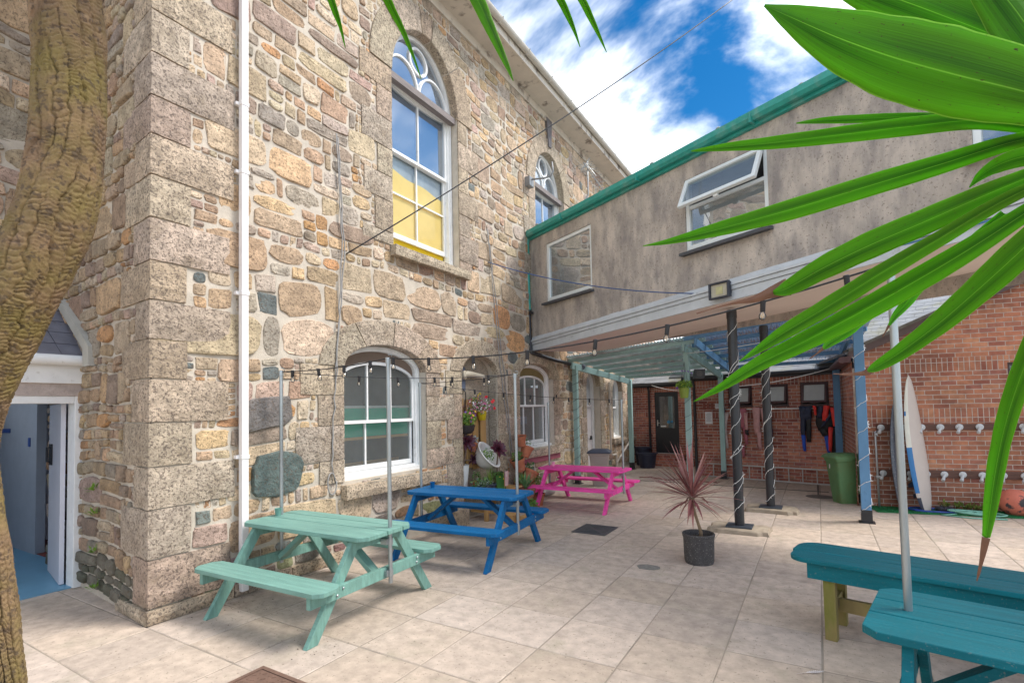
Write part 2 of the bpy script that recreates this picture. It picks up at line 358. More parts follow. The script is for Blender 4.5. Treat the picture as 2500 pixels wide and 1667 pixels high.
def rubble(mb,F,A0,A1,Z0,Z1,holes,solids,seed,size=1.0,mi=0,dep=.021,colf=None):
    r=random.Random(seed)
    def place(a0,a1,z0,z1,lv=0):
        w_,h=a1-a0,z1-z0
        if w_<.045 or h<.035: return
        cs=[(a0,z0),(a1,z0),(a1,z1),(a0,z1),((a0+a1)/2,(z0+z1)/2),((a0+a1)/2,z0),((a0+a1)/2,z1),(a0,(z0+z1)/2),(a1,(z0+z1)/2)]
        cs=[warp(*c) for c in cs]
        if all(any(inpoly(x,y,s) for s in solids) for x,y in cs): return
        hit=any(inpoly(x,y,s) for s in holes for x,y in cs); ns=sum(any(inpoly(x,y,s) for s in solids) for x,y in cs)
        if hit or ns>=3:
            if (lv>3 or max(w_,h)<.10):
                if hit or ns>5: return
                stone(mb,F,a0,a1,z0,z1,r,None if colf is None else colf(r,a0,z0),dep=dep*.7,gap=.006,mi=mi); return
            if w_>h: place(a0,(a0+a1)/2,z0,z1,lv+1); place((a0+a1)/2,a1,z0,z1,lv+1)
            else: place(a0,a1,z0,(z0+z1)/2,lv+1); place(a0,a1,(z0+z1)/2,z1,lv+1)
            return
        stone(mb,F,a0,a1,z0,z1,r,None if colf is None else colf(r,a0,z0),dep=dep,gap=.0095 if h>.12 else .006,mi=mi)
    z=Z0
    while z<Z1-.05:
        h=min(r.choice((.13,.17,.2,.24,.29,.34,.40))*size*r.uniform(.9,1.1),Z1-z)
        if Z1-z-h<.08: h=Z1-z
        a=A0
        while a<A1-.02:
            big=h*r.uniform(1.0,2.3)
            if r.random()<.2: big=h*r.uniform(.45,.8)
            w_=min(max(big,.09),A1-a)
            if A1-a-w_<.08: w_=A1-a
            q=r.random()
            if h>.2*size and q<.42:
                s_=r.uniform(.35,.65)
                if r.random()<.5 and w_>.25:
                    m=r.uniform(.4,.6); place(a,a+w_*m,z,z+h*s_); place(a+w_*m,a+w_,z,z+h*s_)
                else: place(a,a+w_,z,z+h*s_)
                if r.random()<.45 and w_>.22:
                    m=r.uniform(.35,.65); place(a,a+w_*m,z+h*s_,z+h); place(a+w_*m,a+w_,z+h*s_,z+h)
                else: place(a,a+w_,z+h*s_,z+h)
            elif h>.26*size and q<.55 and w_<.3:
                for k in range(3): place(a,a+w_,z+h*k/3,z+h*(k+1)/3)
            else: place(a,a+w_,z,z+h)
            a+=w_
        z+=h
def gcol(r): k=r.uniform(.80,1.12); return (.535*k+r.uniform(-.02,.04),.435*k,.325*k+r.uniform(-.02,.02))
def block(mb,F,a0,a1,z0,z1,r,d=.038,mi=0,col=None,g=.006,e=.012):
    a0+=g;a1-=g;z0+=g;z1-=g; na=max(2,int((a1-a0)/.09)); nz=max(2,int((z1-z0)/.09)); vs=[];fs=[]
    def rn(a,z): return .007*noise.noise(Vector((a*7,z*7,d*3+1)))
    for j in range(nz+1):
        for i in range(na+1):
            a=lerp(a0,a1,i/na); z=lerp(z0,z1,j/nz); ed=(i in(0,na))or(j in(0,nz))
            aa=a+(r.uniform(-.004,.004) if ed else 0); vs.append(F(aa,z+(r.uniform(-.004,.004) if ed else 0),d-(e if ed else 0)+rn(a,z)))
    for j in range(nz):
        for i in range(na): q=j*(na+1)+i; fs.append((q,q+1,q+na+2,q+na+1))
    b=len(vs); per=[i for i in range(na+1)]+[(j)*(na+1)+na for j in range(1,nz+1)]+[nz*(na+1)+i for i in range(na-1,-1,-1)]+[j*(na+1) for j in range(nz-1,0,-1)]
    for q in per: vs.append(vs[q]-F.n*(d+.02))
    m=len(per)
    for k in range(m): fs.append((per[k],b+k,b+(k+1)%m,per[(k+1)%m]))
    if (F.u.cross(F.z)).dot(F.n)<0: fs=[f[::-1] for f in fs]
    mb.add(vs,fs,mi,col or gcol(r))
def arch_blocks(mb,F,a0,a1,zs,zc,t,joints,r,d=.038,jut=0):
    ca=(a0+a1)/2; ra=(a1-a0)/2-.005; h=zc-zs-.005
    for k in range(len(joints)-1):
        t0,t1=R(joints[k])+.009,R(joints[k+1])-.009; n=max(3,int((t1-t0)/.16)); pin=[];pout=[]
        for i in range(n+1):
            q=lerp(t0,t1,i/n); c,s_=math.cos(q),math.sin(q)
            pin.append((ca+ra*c,zs+h*s_)); pout.append((ca+(ra+t)*c,zs+(h+t*.92)*s_))
        vs=[F(a,z,d-.008) for a,z in pin]+[F(a,z,d-.008) for a,z in pout]; 
        m=n+1
        # inner rings slightly inset for a soft edge
        cx=sum(a for a,z in pin+pout)/(2*m); cz=sum(z for a,z in pin+pout)/(2*m)
        def ins(p,q_): 
            dx,dy=q_[0]-p[0],q_[1]-p[1]; L_=math.hypot(dx,dy); return (p[0]+dx/L_*.012,p[1]+dy/L_*.012)
        pi2=[ins(pin[i],pout[i]) for i in range(m)]; po2=[ins(pout[i],pin[i]) for i in range(m)]
        vs+=[F(a,z,d) for a,z in pi2]+[F(a,z,d) for a,z in po2]+[F(a,z,-.1) for a,z in pin]+[F(a,z,-.02) for a,z in pout]
        fs=[]
        for i in range(n):
            fs+=[(i,i+1,2*m+i+1,2*m+i),(2*m+i,2*m+i+1,3*m+i+1,3*m+i),(3*m+i,3*m+i+1,m+i+1,m+i),(4*m+i,4*m+i+1,i+1,i),(m+i,m+i+1,5*m+i+1,5*m+i)]
        for i in (0,n): fs.append((i,2*m+i,3*m+i,m+i,5*m+i,4*m+i))
        mb.add(vs,fs,0,gcol(r))
SB=thing('stone_building','tall rubble stone building with granite corner blocks, arched sash windows and a white downpipe','building',(-5.046,2.237,0))
def PB(o): # children of the building keep world coordinates
    o.parent=SB; o.matrix_parent_inverse=Matrix.Translation((5.046,-2.237,0)); return o
FW=Fr((-5.046,0,0),(0,1,0),(1,0,0)); FR=Fr((-8.0,2.465,0),(2.954,-.228,0)); FL=Fr((-8.0,-6,0),(0,1,0),(1,0,0))
ZT=8.38
OPEN=dict(w1=(4.36,5.90,.94,2.36,2.69),ni=(6.80,7.90,.01,2.42,2.72),w2=(8.69,10.20,.97,2.41,2.71),dr=(12.05,13.0,.01,2.33,2.76),
          w3=(13.95,14.80,.87,2.22,2.62),w4=(15.65,16.5,.87,2.22,2.62),u1=(5.25,6.80,4.10,6.64,7.60),u2=(9.53,10.98,4.10,6.64,7.52))
POLY={k:arch(*v) for k,v in OPEN.items()}
DEP={'ni':.42,'dr':.35}
mb=MB(); hs_=list(POLY.values())
mb.holed(FW,[(2.237,0),(18.6,0),(18.6,ZT),(2.237,ZT)],hs_,.30,1,d=.006)
mb.holed(FR,[(0,0),(2.963,0),(2.963,ZT),(0,ZT)],[],0,1,d=.006)
mb.holed(FL,[(0,2.3),(8.46,2.3),(8.46,ZT),(0,ZT)],[],0,1,d=.006)
sr=random.Random(21)
sol=[]   # regions hidden behind dressed stone
def rect(a0,a1,z0,z1): return [(a0,z0),(a1,z0),(a1,z1),(a0,z1)]
gb=MB()
# quoins on the corner
solR=[]
qz=[.128,.548,.98,1.35,1.74,2.13,2.48,2.83]
while qz[-1]<ZT-.2: qz.append(min(qz[-1]+sr.uniform(.34,.41),ZT))
for k in range(len(qz)-1):
    lw,lr=(.72,.34) if k%2==0 else (.30,.62); lw+=sr.uniform(-.04,.04); lr+=sr.uniform(-.05,.05); c=gcol(sr)
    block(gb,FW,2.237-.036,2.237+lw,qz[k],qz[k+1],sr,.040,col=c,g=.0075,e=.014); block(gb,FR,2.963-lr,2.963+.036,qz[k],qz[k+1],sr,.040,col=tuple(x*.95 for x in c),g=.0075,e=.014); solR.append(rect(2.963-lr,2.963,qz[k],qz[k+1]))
    sol.append(rect(2.237,2.237+lw,qz[k],qz[k+1]))
for a0,a1 in ((2.185,2.95),(2.95,3.6),(3.6,4.3)):
    block(gb,FW,a0,a1,.0,.125,sr,.075)
block(gb,FR,2.3,3.02,.0,.125,sr,.06); PB(gb.build('corner_stones',GRAN))
def surround(key,t,js,jl,zstart,rows,joints,sides='LR',zbot=None):
    a0,a1,z0,zs,zc=OPEN[key]; gb=MB(); arch_blocks(gb,FW,a0,a1,zs,zc,t,joints,sr)
    sol.append(arch(a0-t,a1+t,zs,zs,zc+t*.92)[2:]); z1=zs; k=0; zb=z0 if zbot is None else zbot
    while z1>zb+.05:
        h=sr.uniform(.34,.44); zl=max(zb,z1-h)
        if zl-zb<.12: zl=zb
        for s_ in sides:
            ln=(jl if (k+(s_=='R'))%2==0 else js)+sr.uniform(-.04,.04)
            if isinstance(ln,complex): pass
            if s_=='L': block(gb,FW,a0-ln,a0,zl,z1,sr); sol.append(rect(a0-ln,a0,zl,z1))
            else: block(gb,FW,a1,a1+ln,zl,z1,sr); sol.append(rect(a1,a1+ln,zl,z1))
        z1=zl; k+=1
    PB(gb.build('opening_surround',GRAN))
surround('w1',.37,.36,.66,0,0,[0,42,84,122,180])
surround('ni',.30,.26,.44,0,0,[0,88,180])
surround('w2',.28,.30,.46,0,0,[0,60,98,180])
surround('dr',.25,.24,.34,0,0,[0,90,180]); surround('w3',.25,.24,.34,0,0,[0,90,180]); surround('w4',.25,.24,.34,0,0,[0,90,180])
surround('u1',.42,.30,.56,0,0,[0,45,82,98,140,180]); surround('u2',.36,.28,.48,0,0,[0,45,82,98,140,180])
def sill(a0,a1,z1,h=.16,d=.12): gb=MB(); block(gb,FW,a0,a1,z1-h,z1,sr,d,g=0); gb.fbox(FW,a0+.01,a1-.01,z1-.012,z1-.004,-.25,d-.01,0,(.52,.47,.38)); PB(gb.build('window_sill',GRAN))
sill(4.31,6.12,.90,.17,.13); sill(8.56,10.48,.955,.15,.12); sill(5.2,6.98,4.10,.14,.13); sill(13.85,14.95,.87,.14,.1); sill(15.5,16.65,.87,.14,.1); sill(9.4,11.1,4.1,.14,.12)
hol=[POLY[k] for k in POLY]
def lowcol(r,a,z):
    if z<.30: return tuple(x*r.uniform(.5,.75) for x in pick(r))
    if z<3.2 and r.random()<.13: return (.15,.17,.165) if r.random()<.5 else (.46,.25,.13)
    return pick(r)
rubble(mb,FW,2.24,11.3,.12,3.3,hol,sol,5,1.15,colf=lowcol)
rubble(mb,FW,11.3,18.5,.12,3.3,hol,sol,15,1.0)
rubble(mb,FW,2.24,11.6,3.3,ZT,hol,sol,6,.98)
rubble(mb,FW,11.6,18.5,3.3,ZT,hol,sol,16,1.1)
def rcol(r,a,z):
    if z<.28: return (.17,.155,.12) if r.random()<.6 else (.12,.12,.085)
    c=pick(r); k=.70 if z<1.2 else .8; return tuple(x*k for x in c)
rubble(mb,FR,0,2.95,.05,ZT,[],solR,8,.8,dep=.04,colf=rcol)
rubble(mb,FL,4.3,8.44,2.35,ZT,[],[],9,1.0,dep=.04)
# two big dark stones by the first table
stone(mb,FW,3.16,3.80,.90,1.38,random.Random(4),(.12,.155,.145),dep=.045,gap=.0)
stone(mb,FW,3.05,3.62,1.62,1.96,random.Random(9),(.20,.18,.17),dep=.045,gap=.0)
WALL=mb.build('wall',[STONE,MORTAR]); PB(WALL)
# mossy dark foot of the return wall
# roof, eave, gutter
m=MB(); m.fbox(FW,1.9,18.8,ZT,ZT+.05,0,.46); m.fbox(FW,1.9,18.8,ZT-.02,ZT+.16,.46,.50); m.fbox(FW,2.24,18.6,ZT-.16,ZT,.0,.05); PB(m.build('eave_board',CREAM))
m=MB()
for j in range(2):
    pass
prof=[(math.cos(R(q))*.065,math.sin(R(q))*.065) for q in range(180,361,20)]
vs=[];fs=[]
for y in (1.85,18.8):
    for (x,z) in prof: vs.append((-5.046+.565+x,y,ZT+.165+z))
    for (x,z) in prof[::-1]: vs.append((-5.046+.565+x*.9,y,ZT+.165+z*.9))
k=len(prof)*2
for i in range(k): fs.append((i,(i+1)%k,k+(i+1)%k,k+i))
m.add(vs,fs)
y=2.6
while y<18.5:
    m.tube([(-5.046+.5,y,ZT+.12),(-5.046+.56,y,ZT+.088),(-5.046+.64,y,ZT+.17)],.012,6); y+=.95
PB(m.build('gutter',mat('cream_gutter',(.55,.52,.46,1),.6,.1,5,.001,30,col2=(.2,.2,.17,1),c2scale=8,c2pos=(.66,.76))))
m=MB(); y=1.8
rr=random.Random(2)
while y<18.8:
    wv=.3
    for k in range(14):
        t0=k*.32; m.obox((-4.44-t0*.84,y+(.15 if k%2 else 0),ZT+.16+t0*.54+rr.uniform(0,.008)),(-.36*.84,0,.36*.54-.012),(0,wv-.006,0),(.008,0,.012))
    y+=wv
m.obox((-4.45,1.8,ZT+.12),(-4.0,0,2.5),(0,17.1,0),(0,0,.04)); m.obox((-8.45,1.8,ZT+2.62),(-4.0,0,-2.5),(0,17.1,0),(0,0,.04))
PB(m.build('roof',mat('mossy_slate',(.14,.15,.15,1),.7,.3,5,.004,30,col2=(.13,.24,.12,1),c2scale=4,c2pos=(.45,.6))))
# plain back of building, left open over the passage to let light in
m=MB(); m.box(-12.4,-8.02,2.3,18.6,2.32,ZT); m.box(-8.4,-8.02,-6,2.29,2.32,ZT); m.box(-12.4,-8.05,3.4,18.6,0,2.31)
PB(m.build('back_wing',mat('plain_masonry',(.36,.31,.25,1),.9,.2,3,.01,20)))
# square white downpipe
def downpipe(F,a,z0,z1,w_,d0,mats,name,brk):
    m=MB(); m.fbox(F,a-w_/2,a+w_/2,z0,z1,d0,d0+w_*.85)
    for z in brk: m.fbox(F,a-w_/2-.006,a+w_/2+.006,z-.022,z+.022,d0-.03,d0+w_*.85+.006); m.fbox(F,a-w_/2-.03,a-w_/2,z-.018,z+.018,d0-.04,d0+.012)
    return m.build(name,mats,bevel=.006)
PB(downpipe(FW,3.035,.05,ZT-.05,.072,.05,mat('white_plastic',rgb(236,232,230),.35,.05,6,.0005,40),'downpipe',(1.37,3.02,4.27,4.98,6.3)))
# ------------------------------------------------------------------ windows of the stone building
def room(mb,F,a0,a1,z0,z1,d0,d1,mi):
    v=[F(a0,z0,d0),F(a1,z0,d0),F(a1,z1,d0),F(a0,z1,d0),F(a0,z0,d1),F(a1,z0,d1),F(a1,z1,d1),F(a0,z1,d1)]
    mb.add(v,[(4,5,6,7),(0,1,5,4),(1,2,6,5),(2,3,7,6),(3,0,4,7)],mi)
def sash_window(F,key,cols,rail,gl,par,label=None,drop=.0,rec=.13,spand=None,lorows=1,uprows=1,back=None,name='window',lift=0):
    a0,a1,z0,zs,zc=OPEN[key] if isinstance(key,str) else key
    e=.012; t=.075
    o=arch(a0+e,a1-e,z0+e,zs,zc-e); i=arch(a0+t,a1-t,z0+t,zs,zc-t)
    fm=MB(); fm.ring(F,o,i,-rec-.12,-rec); fm.ring(F,arch(a0+e,a1-e,z0+e,zs,zc-e),arch(a0+.035,a1-.035,z0+.035,zs,zc-.035),-rec,-rec+.03)
    fm.fbox(F,a0+.01,a1-.01,z0,z0+.05,-rec,-rec+.07)
    W=fm.build(name,WHITE); par(W)
    if label: W['label']=label
    b0,b1=a0+t,a1-t; topS,topC=(zs-drop*1.0,zc-t-drop)
    if spand:
        s=MB(); s.ring(F,arch(b0,b1,z0+t,zs,zc-t),arch(b0+.0,b1-.0,z0+t,topS,topC),-rec-.10,-rec-.05); x=s.build('spandrel',spand); x.parent=W; x.matrix_parent_inverse=W.matrix_world.inverted()
    us=MB(); st=.042; us.ring(F,arch(b0,b1,rail-.02,topS,topC),arch(b0+st,b1-st,rail+.022,topS,topC-st),-rec-.07,-rec-.025)
    for c in range(1,cols):
        a=lerp(b0+st,b1-st,c/cols); zt=topS+(topC-st-topS)*math.sqrt(max(0,1-((a-(a0+a1)/2)/((b1-b0)/2-st))**2)); us.fbox(F,a-.011,a+.011,rail+.02,zt+.004,-rec-.066,-rec-.030)
    for q in range(1,uprows): z=lerp(rail,topS,q/uprows); us.fbox(F,b0+.01,b1-.01,z-.011,z+.011,-rec-.064,-rec-.032)
    x=us.build('upper_sash',WHITE); x.parent=W
    ls=MB(); ls.ring(F,[(b0,z0+t+lift),(b1,z0+t+lift),(b1,rail+.02),(b0,rail+.02)],[(b0+st,z0+t+lift+.07),(b1-st,z0+t+lift+.07),(b1-st,rail-.022),(b0+st,rail-.022)],-rec-.115,-rec-.071)
    for c in range(1,cols): a=lerp(b0+st,b1-st,c/cols); ls.fbox(F,a-.011,a+.011,z0+t+lift+.06,rail-.02,-rec-.110,-rec-.075)
    for q in range(1,lorows): z=lerp(z0+t+lift+.07,rail,q/lorows); ls.fbox(F,b0+.01,b1-.01,z-.012,z+.012,-rec-.108,-rec-.077)
    x=ls.build('lower_sash',WHITE); x.parent=W
    p=MB(); p.poly(F,arch(b0+.01,b1-.01,rail,topS,topC-.01),-rec-.05); p.poly(F,[(b0+.01,z0+t),(b1-.01,z0+t),(b1-.01,rail),(b0+.01,rail)],-rec-.094)
    x=p.build('pane',gl); x.parent=W
    r=MB(); room(r,F,a0+.02,a1-.02,z0+.02,zc-.02,-rec-.121,-1.3,0); x=r.build('room_behind',back or DARKROOM); x.parent=W
    return W
BROWN=mat('brown_spandrel',(.20,.145,.11,1),.8,.1,5)
GREYROOM=mat('grey_room',(.38,.39,.38,1),.9,.25,1.5)
W1=sash_window(FW,'w1',3,1.66,OBSC,PB,'wide arched ground floor sash window with a green band behind frosted glass',drop=.14,spand=BROWN,back=mat('dim_room',(.30,.30,.285,1),.9,.4,1.2))
m=MB(); m.fbox(FW,4.44,5.82,1.46,1.84,-.262,-.255,0); m.fbox(FW,4.44,5.82,1.42,1.457,-.264,-.253,1); m.fbox(FW,4.44,5.82,1.843,1.875,-.264,-.253,2); m.fbox(FW,4.42,5.84,1.0,1.10,-.50,-.49,1)
x=m.build('counter_band',[mat('green_band',(.01,.50,.32,1),.5,.05),mat('ochre_band',(.70,.42,.18,1),.6,.1),WHITE]); x.parent=W1
W2=sash_window(FW,'w2',3,1.84,glass('grey_glass',(.8,.85,.84,1),.08,.03,diff=.38,dcol=(.40,.43,.41,1)),PB,'ground floor sash window with a paper notice stuck inside',drop=.16,spand=mat('olive_spandrel',(.22,.17,.07,1),.8,.1),back=GREYROOM)  # grey diffuse in the glass paints the unlit room lighter
m=MB(); m.fbox(FW,9.12,9.45,1.46,1.62,-.262,-.258,0); m.fbox(FW,9.12,9.5,1.05,1.2,-.30,-.27,1); x=m.build('notice',[mat('blue_white_paper',(.45,.52,.72,1),.8,.05),mat('green_box',(.10,.35,.16,1),.6,.1)]); x.parent=W2
sash_window(FW,'w3',2,1.75,GLASS,PB,'narrow arched sash window beyond the tall white door',back=GREYROOM,uprows=2)
sash_window(FW,'w4',2,1.75,GLASS,PB,'farthest narrow arched sash window, next to the brick wall',back=GREYROOM,uprows=2)
def tracery(F,key,par,label,rail,blind):
    a0,a1,z0,zs,zc=OPEN[key]; W=sash_window(F,(a0,a1,z0,zs-.02,zs+.02),2,rail,GLASS_BLUE,par,label,lorows=2,uprows=1,rec=.14,lift=.17 if blind else 0,back=mat('blue_room',(.20,.27,.35,1),.9,.2,1.5))
    t=.07; rec=.12; m=MB(); m.ring(F,arch(a0+.01,a1-.01,zs-.02,zs,zc-.012),arch(a0+t,a1-t,zs+.05,zs,zc-t),-rec-.12,-rec); 
    b0,b1=a0+t,a1-t; ca=(a0+a1)/2; cw=(b1-b0)/2; hh=zc-t-zs
    for s_ in (0,1):
        x0=b0 if s_==0 else ca; m.ring(F,arch(x0,x0+cw,zs+.04,zs+.08,zs+.50),arch(x0+.03,x0+cw-.03,zs+.06,zs+.08,zs+.47),-rec-.07,-rec-.02)
    rc=.215; cz=zs+.50+rc*.52; oc=[(ca+rc*math.cos(q*math.pi/12),cz+rc*math.sin(q*math.pi/12)) for q in range(24)]; ic=[(ca+(rc-.035)*math.cos(q*math.pi/12),cz+(rc-.035)*math.sin(q*math.pi/12)) for q in range(24)]
    m.ring(F,oc,ic,-rec-.07,-rec-.018)
    x=m.build('tracery',WHITE); x.parent=W
    m=MB(); m.fbox(F,a0+.005,a1-.005,zs-.065,zs+.035,-.12,-.02); x=m.build('transom',mat('weathered_grey_timber',(.22,.19,.18,1),.85,.25,4,.004,30,stretch=(8,1,8))); x.parent=W
    p=MB(); p.poly(F,arch(b0+.01,b1-.01,zs,zs,zc-t-.01),-rec-.05); x=p.build('pane',GLASS_BLUE); x.parent=W
    m=MB(); room(m,F,a0+.02,a1-.02,zs,zc-.02,-rec-.121,-1.3,0); x=m.build('room_behind',MATS['blue_room']); x.parent=W
    return W
U1=tracery(FW,'u1',PB,'tall upper window with a yellow blind in its lower half and round tracery',5.62,True)
m=MB(); n=24; zt=[5.40-.10*i/n+.018*math.sin(i*.5) for i in range(n+1)]
for i in range(n): m.add([FW(lerp(5.3,6.74,i/n),4.39,-.264),FW(lerp(5.3,6.74,(i+1)/n),4.39,-.264),FW(lerp(5.3,6.74,(i+1)/n),zt[i+1],-.262),FW(lerp(5.3,6.74,i/n),zt[i],-.262)],[(0,1,2,3)],0)
m.fbox(FW,5.32,6.72,4.12,4.40,-.275,-.266,1); m.fbox(FW,5.32,6.72,5.2,5.62,-.29,-.28,2)
x=m.build('blind',[mat('pale_yellow_blind',(.95,.74,.27,1),.7,.06,3),mat('bright_yellow_blind',(.85,.60,.01,1),.6,.05,3),mat('painted_sky_reflection',(.42,.50,.56,1),.8,.2,3)]); x.parent=U1  # top pale blue strip paints the sky's reflection above the blind
U2=tracery(FW,'u2',PB,'smaller upper window with round tracery above the teal gutter corner',5.3,False)
# the yellow is seen through clear lower panes
for ch in U1.children:
    if ch.name.startswith('pane'):
        me=ch.data
        if len(me.polygons)==2:
            me.materials.append(glass('clear_low_pane',(.99,.99,.98,1),.01,.03,ior=1.2)); me.polygons[1].material_index=1
# tall white door with fanlight
a0,a1,z0,zs,zc=OPEN['dr']; m=MB(); m.ring(FW,arch(a0+.01,a1-.01,.0,zs,zc-.012),arch(a0+.07,a1-.07,.06,zs,zc-.075),-.30,-.16); D=m.build('arched_door',WHITE); PB(D); D['label']='tall narrow white arched door with a fanlight'
m=MB(); m.fbox(FW,a0+.07,a1-.07,.0,1.78,-.27,-.22); m.fbox(FW,a0+.07,a1-.07,1.78,1.84,-.28,-.19)
for q in (0,1):
    x0=a0+.12+q*.38; m.fbox(FW,x0,x0+.30,.2,.8,-.222,-.212); m.fbox(FW,x0,x0+.30,.95,1.65,-.222,-.212)
x=m.build('door_leaf',mat('door_lilac_white',(.62,.58,.58,1),.5,.05,5)); x.parent=D
m=MB(); m.poly(FW,arch(a0+.07,a1-.07,1.84,zs,zc-.08),-.24); m.fbox(FW,12.5,12.53,1.84,2.66,-.25,-.21,1); x=m.build('fanlight',[mat('frosted_fanlight',(.42,.44,.46,1),.25,.05),WHITE]); x.parent=D
m=MB(); m.fbox(FW,a1-.22,a1-.17,.92,1.02,-.22,-.17); x=m.build('handle',BLACKP); x.parent=D
m=MB(); m.box(-5.3,-4.75,11.95,13.1,0,.16); PB(m.build('doorstep',mat('step_granite',(.42,.38,.32,1),.9,.2,20,.004,50)))
# niche lining: back wall, side cheeks
a0,a1,z0,zs,zc=OPEN['ni']; m=MB(); m.poly(FW,arch(a0-.0,a1+.0,.0,zs,zc),-.18,0)
rn=random.Random(31)
for (p,q) in ((a1,1),):
    zz=0
    while zz<2.4:
        h=rn.uniform(.25,.4); m.obox((-5.046-.17,a1-.028,zz+.01),(.16,0,0),(0,.03,0),(0,0,min(h,2.42-zz)-.02),1); zz+=h
PB(m.build('niche_lining',[mat('niche_render',(.36,.30,.23,1),.95,.3,4,.012,14,speck=(50,(.12,.1,.08,1),.4,.7)),mat('niche_stone',(.44,.38,.30,1),.95,.25,4,.012,30,speck=(60,(.12,.1,.08,1),.42,.8))]))
m=MB(); m.fbox(FW,6.85,7.12,2.12,2.52,-.175,-.14,0); m.fbox(FW,6.88,7.09,2.15,2.49,-.141,-.135,1); PB(m.build('niche_panel',[mat('dark_blue_grey',(.10,.12,.17,1),.5,.1),mat('dark_blue_panel',(.14,.17,.24,1),.4,.1)]))
m=MB(); m.tube([FW(7.05,2.38,-.13),FW(7.12,2.40,-.1),FW(7.3,2.40,-.12),FW(7.55,2.36,-.06)],[.05,.055,.05,.045],10); m.lathe([(.0,0),(.075,0),(.08,.03),(.06,.05),(0,.05)],FW(7.05,2.38,-.13),14,axis=(1,.3,0)); PB(m.build('waste_pipe',mat('old_cream_pipe',(.62,.55,.43,1),.5,.1,10),smooth=False,auto=40))
# red painted band under the second sill
m=MB(); m.fbox(FW,8.6,10.4,.68,.80,.02,.05); PB(m.build('painted_band',mat('faded_red',(.34,.10,.13,1),.85,.2,4,.005,20)))
m=MB(); m.prism([FW(10.18,7.66,.02),FW(10.30,7.66,.02),FW(10.36,8.30,.02),FW(10.10,8.30,.02)],(.045,0,0)); PB(m.build('dark_wedge',mat('dark_wedge',(.17,.155,.16,1),.9,.3,6,.01,30)))  # dark wedge standing proud of the wall above the arch
# cables pinned to the wall
CAB=mat('grey_cable',(.30,.29,.28,1),.7,.15,10); 
def cab(name,label,paths,r,m_,cat='cable',grp=None,par=None,n=6):
    mb=MB()
    for p in paths: mb.tube(p,r,n)
    o=mb.build(name,m_,smooth=True)
    if par: par(o)
    else: tag(o,label,cat,grp)
    return o
def wob(p,q,n,amp,seed=0):
    r=random.Random(seed); p,q=Vector(p),Vector(q); return [p.lerp(q,i/n)+Vector((abs(r.gauss(0,amp))*.3,r.gauss(0,amp),r.gauss(0,amp*.3)))*(0 if i in(0,n) else 1) for i in range(n+1)]
lp=[FW(4.12+.06*math.cos(q)+.01,1.0+.13*math.sin(q)-.05,.05+.004*q) for q in [k*.5 for k in range(14)]]
cab('hanging_cord','grey cord hanging down the stone wall left of the wide ground floor window, ending in a loop',[wob(FW(4.25,5.24,.05),FW(4.32,3.86,.05),14,.006,1)+wob(FW(4.32,3.86,.05),FW(4.14,1.18,.05),24,.008,2)[1:]+lp, wob(FW(4.27,5.2,.05),FW(4.36,3.8,.05),14,.006,3)+wob(FW(4.36,3.8,.05),FW(4.2,2.2,.05),12,.008,4)[1:]],.008,CAB,'cord',par=PB)
cab('hanging_cord','pair of grey cords trailing down the wall right of the planting niche',[wob(FW(7.6,5.03,.05),FW(7.95,2.5,.05),20,.01,5)+wob(FW(7.95,2.5,.05),FW(8.28,.9,.05),16,.01,6)[1:], wob(FW(7.62,5.0,.05),FW(8.05,2.6,.05),16,.012,7)+wob(FW(8.05,2.6,.05),FW(8.3,1.0,.05),12,.01,8)[1:]],.009,CAB,'cord',par=PB)
# wall lamp and aerial high on the stone wall
t=thing('wall_lamp','small grey lamp on a hooked arm on the wall beside the upper window','lamp',FW(9.16,6.45,.03))
m=MB(); m.box(0,.12,-.09,.09,-.1,.1); x=m.build('lamp_body',mat('grey_metal',(.25,.26,.27,1),.5,.15,8,metal=.3),t,bevel=.01)
m=MB(); m.tube([(.1,0,.05),(.35,.05,.03),(.5,.1,.05),(.55,.12,.15),(.53,.12,.35)],.018,8); m.build('arm',MATS['grey_metal'],t,smooth=True)
t=thing('tv_aerial','thin metal aerial with rods fixed to the wall under the eave','aerial',FW(11.6,7.0,.03))
m=MB(); m.tube([(0,0,-.5),(.15,.02,-.3),(.35,.05,.0),(.35,.05,.85)],.018,8); m.build('mast',mat('galvanised',(.38,.40,.41,1),.42,.15,14,metal=.6,bump=.0006),t,smooth=True)
m=MB(); m.tube([(.35,-.2,.7),(.45,.9,.35)],.014,6)
for k in range(9): m.tube([(.35+k*.01-.22,-.15+k*.12,.69-k*.035),(.35+k*.01+.22,-.15+k*.12,.69-k*.035)],.006,5)
for k in range(4): m.tube([(.3,-.25+k*.1,.5+k*.1),(.5,-.15+k*.12,.8-k*.1)],.008,5)
m.build('aerial_rods',MATS['galvanised'],t)
# ------------------------------------------------------------------ white porch with slate roof at the left
PO=thing('porch','white fronted lean-to porch with slate roof and open door against the stone wall','porch',(-6.85,2.2,0))
def PP(o): o.parent=PO; o.matrix_parent_inverse=Matrix.Translation((6.85,-2.2,0)); return o
FP=Fr((-6.85,-3,0),(0,1,0),(1,0,0))
m=MB(); m.fbox(FP,0,4.38,0,2.05,-.15,0); m.fbox(FP,5.375,5.44,0,2.05,-.15,-.01); PP(m.build('wall',mat('porch_render',(.46,.42,.36,1),.9,.12,5,.004,30)))
m=MB(); m.fbox(FP,3.2,5.40,2.03,2.16,-.12,.03); PP(m.build('lintel',mat('rough_lintel',(.48,.40,.36,1),.95,.25,8,.018,22)))
m=MB(); m.fbox(FP,4.38,4.45,0,2.03,-.16,.02); m.fbox(FP,5.30,5.375,0,2.03,-.16,.02); m.fbox(FP,4.45,5.30,1.95,2.03,-.16,.018); PP(m.build('door_frame',WHITE,bevel=.006))
